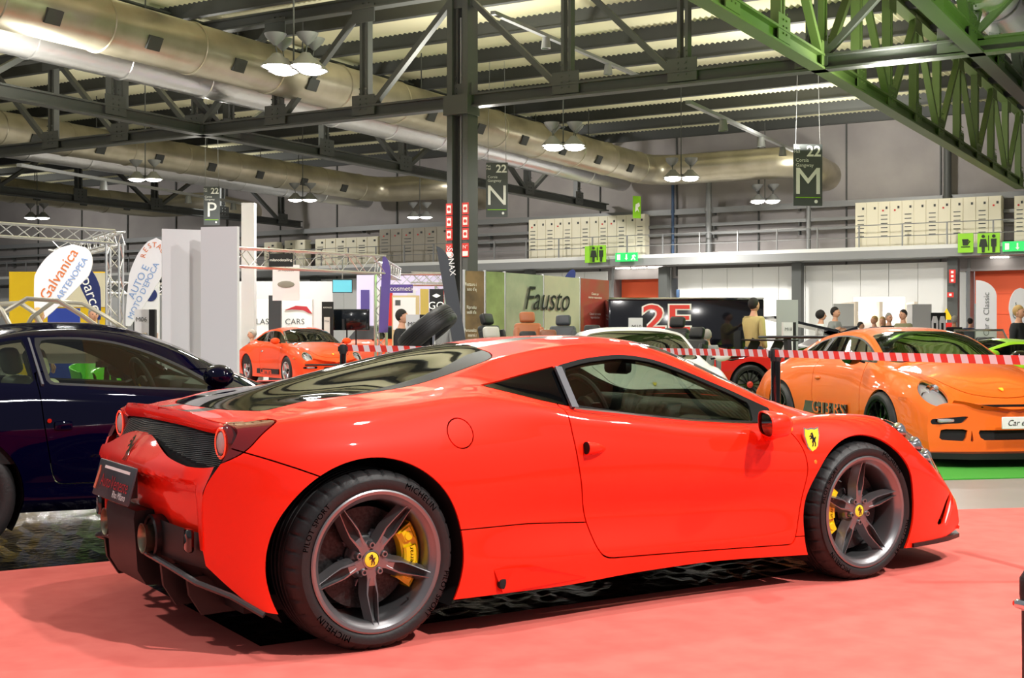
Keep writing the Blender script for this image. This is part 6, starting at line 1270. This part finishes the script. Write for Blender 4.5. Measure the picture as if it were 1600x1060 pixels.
def hand(p, d, m, par):
    "palm with five bent fingers; p wrist, d direction of the fingers"
    d = Vector(d).normalized(); sx = Vector((1, 0, 0)) if abs(d.x) < .8 else Vector((0, 0, 1)); sx = (sx-d*sx.dot(d)).normalized(); n = sx.cross(d); p = Vector(p); s = MB()
    s.tube([p, p+d*.04, p+d*.09], [.024, .036, .034], 8)
    for k, (o, ln) in enumerate(((-.028, .07), (-.010, .082), (.009, .078), (.027, .06))):
        a = p+d*.085+sx*o; s.tube([a, a+d*ln*.45, a+d*ln*.8+n*.015, a+d*ln+n*.03], [.0105, .01, .009, .007], 6)
    a = p+d*.03-sx*.03; s.tube([a, a+d*.03-sx*.022, a+d*.06-sx*.028+n*.01], [.013, .011, .009], 6); s.build('hand', m, par)
def person(px, d, label, top_m, leg_m, hair_m, face=0.0, h=1.75, arms='down', z0=0.0, hair='short', sit=False, group=None, loc=None):
    o = thing('person', label, 'person', loc or gp(px, d, z0), -YAW+face); q = h/1.75
    o.scale = (q, q, q); B = .0
    if sit: hip = .5; dz = -.45
    else: hip = .93; dz = 0
    zs = 1.42+dz; ch = [[(0, 0, hip, .13), (0, .01, hip+.2, .13), (0, .015, hip+.38, .15), (0, .01, zs+.05, .09), (0, 0, zs+.12, .058), (0, -.01, zs+.2, .055)]]
    legs = []; hands = []
    for s_ in (-1, 1):
        if sit: L_ = [(0, 0, hip, .13), (s_*.1, -.1, hip-.02, .095), (s_*.11, -.45, hip+.02, .068), (s_*.11, -.5, .12, .045), (s_*.11, -.62, .05, .036)]
        else: L_ = [(0, 0, hip, .13), (s_*.095, 0, hip-.1, .095), (s_*.105, -.01, .5, .065), (s_*.11, .02, .1, .042), (s_*.115, -.12, .045, .036)]
        legs.append(L_)
        sh = (s_*.19, .01, zs, .062)
        if arms == 'down' and not sit: A = [(s_*.235, .03, zs-.28, .046), (s_*.24, -.04, zs-.52, .032)]
        elif arms == 'front' or sit: A = [(s_*.24, .0, zs-.27, .046), (s_*.12, -.22, zs-.25, .032)]
        elif arms == 'point': A = [(s_*.24, -.05, zs-.22, .046), (s_*.27, -.3, zs-.05, .032)] if s_ > 0 else [(s_*.235, .03, zs-.28, .046), (s_*.24, -.04, zs-.52, .032)]
        ch.append([(0, .015, hip+.38, .15), sh]+A); a, b_ = Vector(A[0][:3]), Vector(A[1][:3]); hands.append((b_, b_-a))
    bd = skin_mesh('body', ch+legs, M_skin, o)
    tops = [[(0, 0, hip-.1, .135), (0, 0, hip, .16)]+[(x, y, z, r+.024) for x, y, z, r in ch[0][1:4]]]+[[(x, y, z, r+.018) for x, y, z, r in c] for c in ch[1:]]
    skin_mesh('jacket', tops, top_m, o)
    skin_mesh('trousers', [[(0, .005, hip+.1, .15)]+[(x, y, z, r+.02) for x, y, z, r in c[:4]] for c in legs], leg_m, o)
    for c in legs: x, y, z, r = c[4]; MB().ball((x, y+.03, .045), 1, 10, 6, sc=(.05, .13, .045)).build('shoe', M_black2, o)
    for p, v in hands: hand(p, v, M_skin, o)
    hz_ = zs+.255
    MB().ball((0, -.015, hz_), 1, 16, 12, sc=(.078, .098, .118)).ball((0, -.112, hz_-.012), .014, 8, 6, sc=(1, 1.2, 1.6)).ball((-.08, 0, hz_-.01), .02, 8, 6, sc=(.5, 1, 1.6)).ball((.08, 0, hz_-.01), .02, 8, 6, sc=(.5, 1, 1.6)).build('head', M_skin, o)
    for s_ in (-1, 1): MB().ball((s_*.031, -.103, hz_+.012), .010, 8, 6).build('eye', M_hairdk, o)
    MB().ball((0, -.106, hz_-.055), 1, 8, 4, sc=(.024, .006, .006)).build('mouth', mat('lips', '#9a4a44', .5), o)
    hb = MB().ball((0, .012, hz_+.034), 1, 16, 10, sc=(.092, .108, .116)); k = .03 if hair == 'short' else -.25
    hb.v = [(x, max(y, -.088) if z > hz_+.045 else max(y, -.015), z) for x, y, z in hb.v]
    if hair == 'long': hb.ball((0, .045, hz_-.06), 1, 14, 8, sc=(.095, .07, .15))
    if hair == 'afro': hb.ball((0, .02, hz_+.03), 1, 14, 10, sc=(.125, .12, .115))
    hb.build('hair', hair_m, o); return o
C = lambda n, h: mat(n, h, .8)
m_bk, m_nv, m_gy, m_ol, m_wh, m_bg, m_jn = C('black_cloth', '#18181b'), C('navy_cloth', '#2a2f4a'), C('grey_cloth', '#8f9090'), C('olive_cloth', '#7d7a5c'), C('white_cloth', '#e6e4e2'), C('beige_cloth', '#b5a26a'), C('denim', '#3a4660')
person(1178, 24.6, 'man in a beige jacket in front of the black trailer', m_bg, m_jn, M_hairdk, 2.2, 1.85, 'point')
person(1283, 31, 'woman in white blouse with dark curly hair facing the grey suited man', m_wh, m_bk, M_hairdk, 1.3, 1.75, 'front', hair='afro')
person(1305, 32, 'man in light grey jacket with hands before him', m_gy, m_gy, M_hairdk, .9, 1.84, 'front')
person(1345, 38, 'dark haired person bent low left of the kiosk', m_bk, m_bk, M_hairdk, 1.0, 1.55)
person(1366, 38, 'person in navy jacket at the kiosk', m_nv, m_jn, M_hairbl, -1.2, 1.72)
person(1379, 37, 'fair haired woman between the navy jacket and the grey haired man', m_ol, m_bk, M_hairbl, -.5, 1.68, hair='long')
person(1389, 33, 'grey haired man in black jacket leaning at the kiosk', m_bk, m_jn, M_hairgr, .3, 1.72, 'front')
person(1411, 32, 'man in olive jacket right of the grey haired man', m_ol, m_jn, M_hairdk, -.9, 1.78, 'front')
person(1491, 38, 'man in black coat seen from behind before the dark wall post', m_bk, m_bk, M_hairgr, 2.9, 1.72)
person(1516, 42, 'distant man in dark blue coat beside the right orange door', m_nv, m_bk, M_hairdk, 2.6, 1.72)
person(1592, 24, 'fair haired person in dark top at the right edge', m_bk, m_bk, M_hairbl, .8, 1.70)
person(1105, 19.5, 'grey haired person low behind the red supercar', m_gy, m_bk, M_hairgr, 3.0, 1.25)
person(628, 20, 'dark clothed person standing behind the M09 stele', m_bk, m_bk, M_hairdk, 1.5, 1.55)
person(694, 22, 'grey haired man behind the tilted tyre', m_gy, m_jn, M_hairgr, 2.5, 1.62)
person(60, 19, 'person behind the silver car body at the far left', m_wh, m_bk, M_hairbl, 2.8, 1.55)
person(146, 22, 'white haired man in beige below the blue flag', m_bg, m_jn, M_hairgr, .5, 1.62)
p_ = person(394, 33.5, 'man in dark suit sitting beside the vintage orange coupe', m_nv, m_nv, M_hairgr, -1.2, 1.75, sit=True)
st = thing('visitor_chair', 'grey cube seat under the sitting man', 'chair', gp(392, 33.8), -YAW); MB().rbox((0, .05, .2), (.55, .5, .36), .04, 2).build('cushion', m_gy, st); MB().rbox((-.25, .05, .5), (.12, .5, .5), .04, 2).build('backrest', m_gy, st)
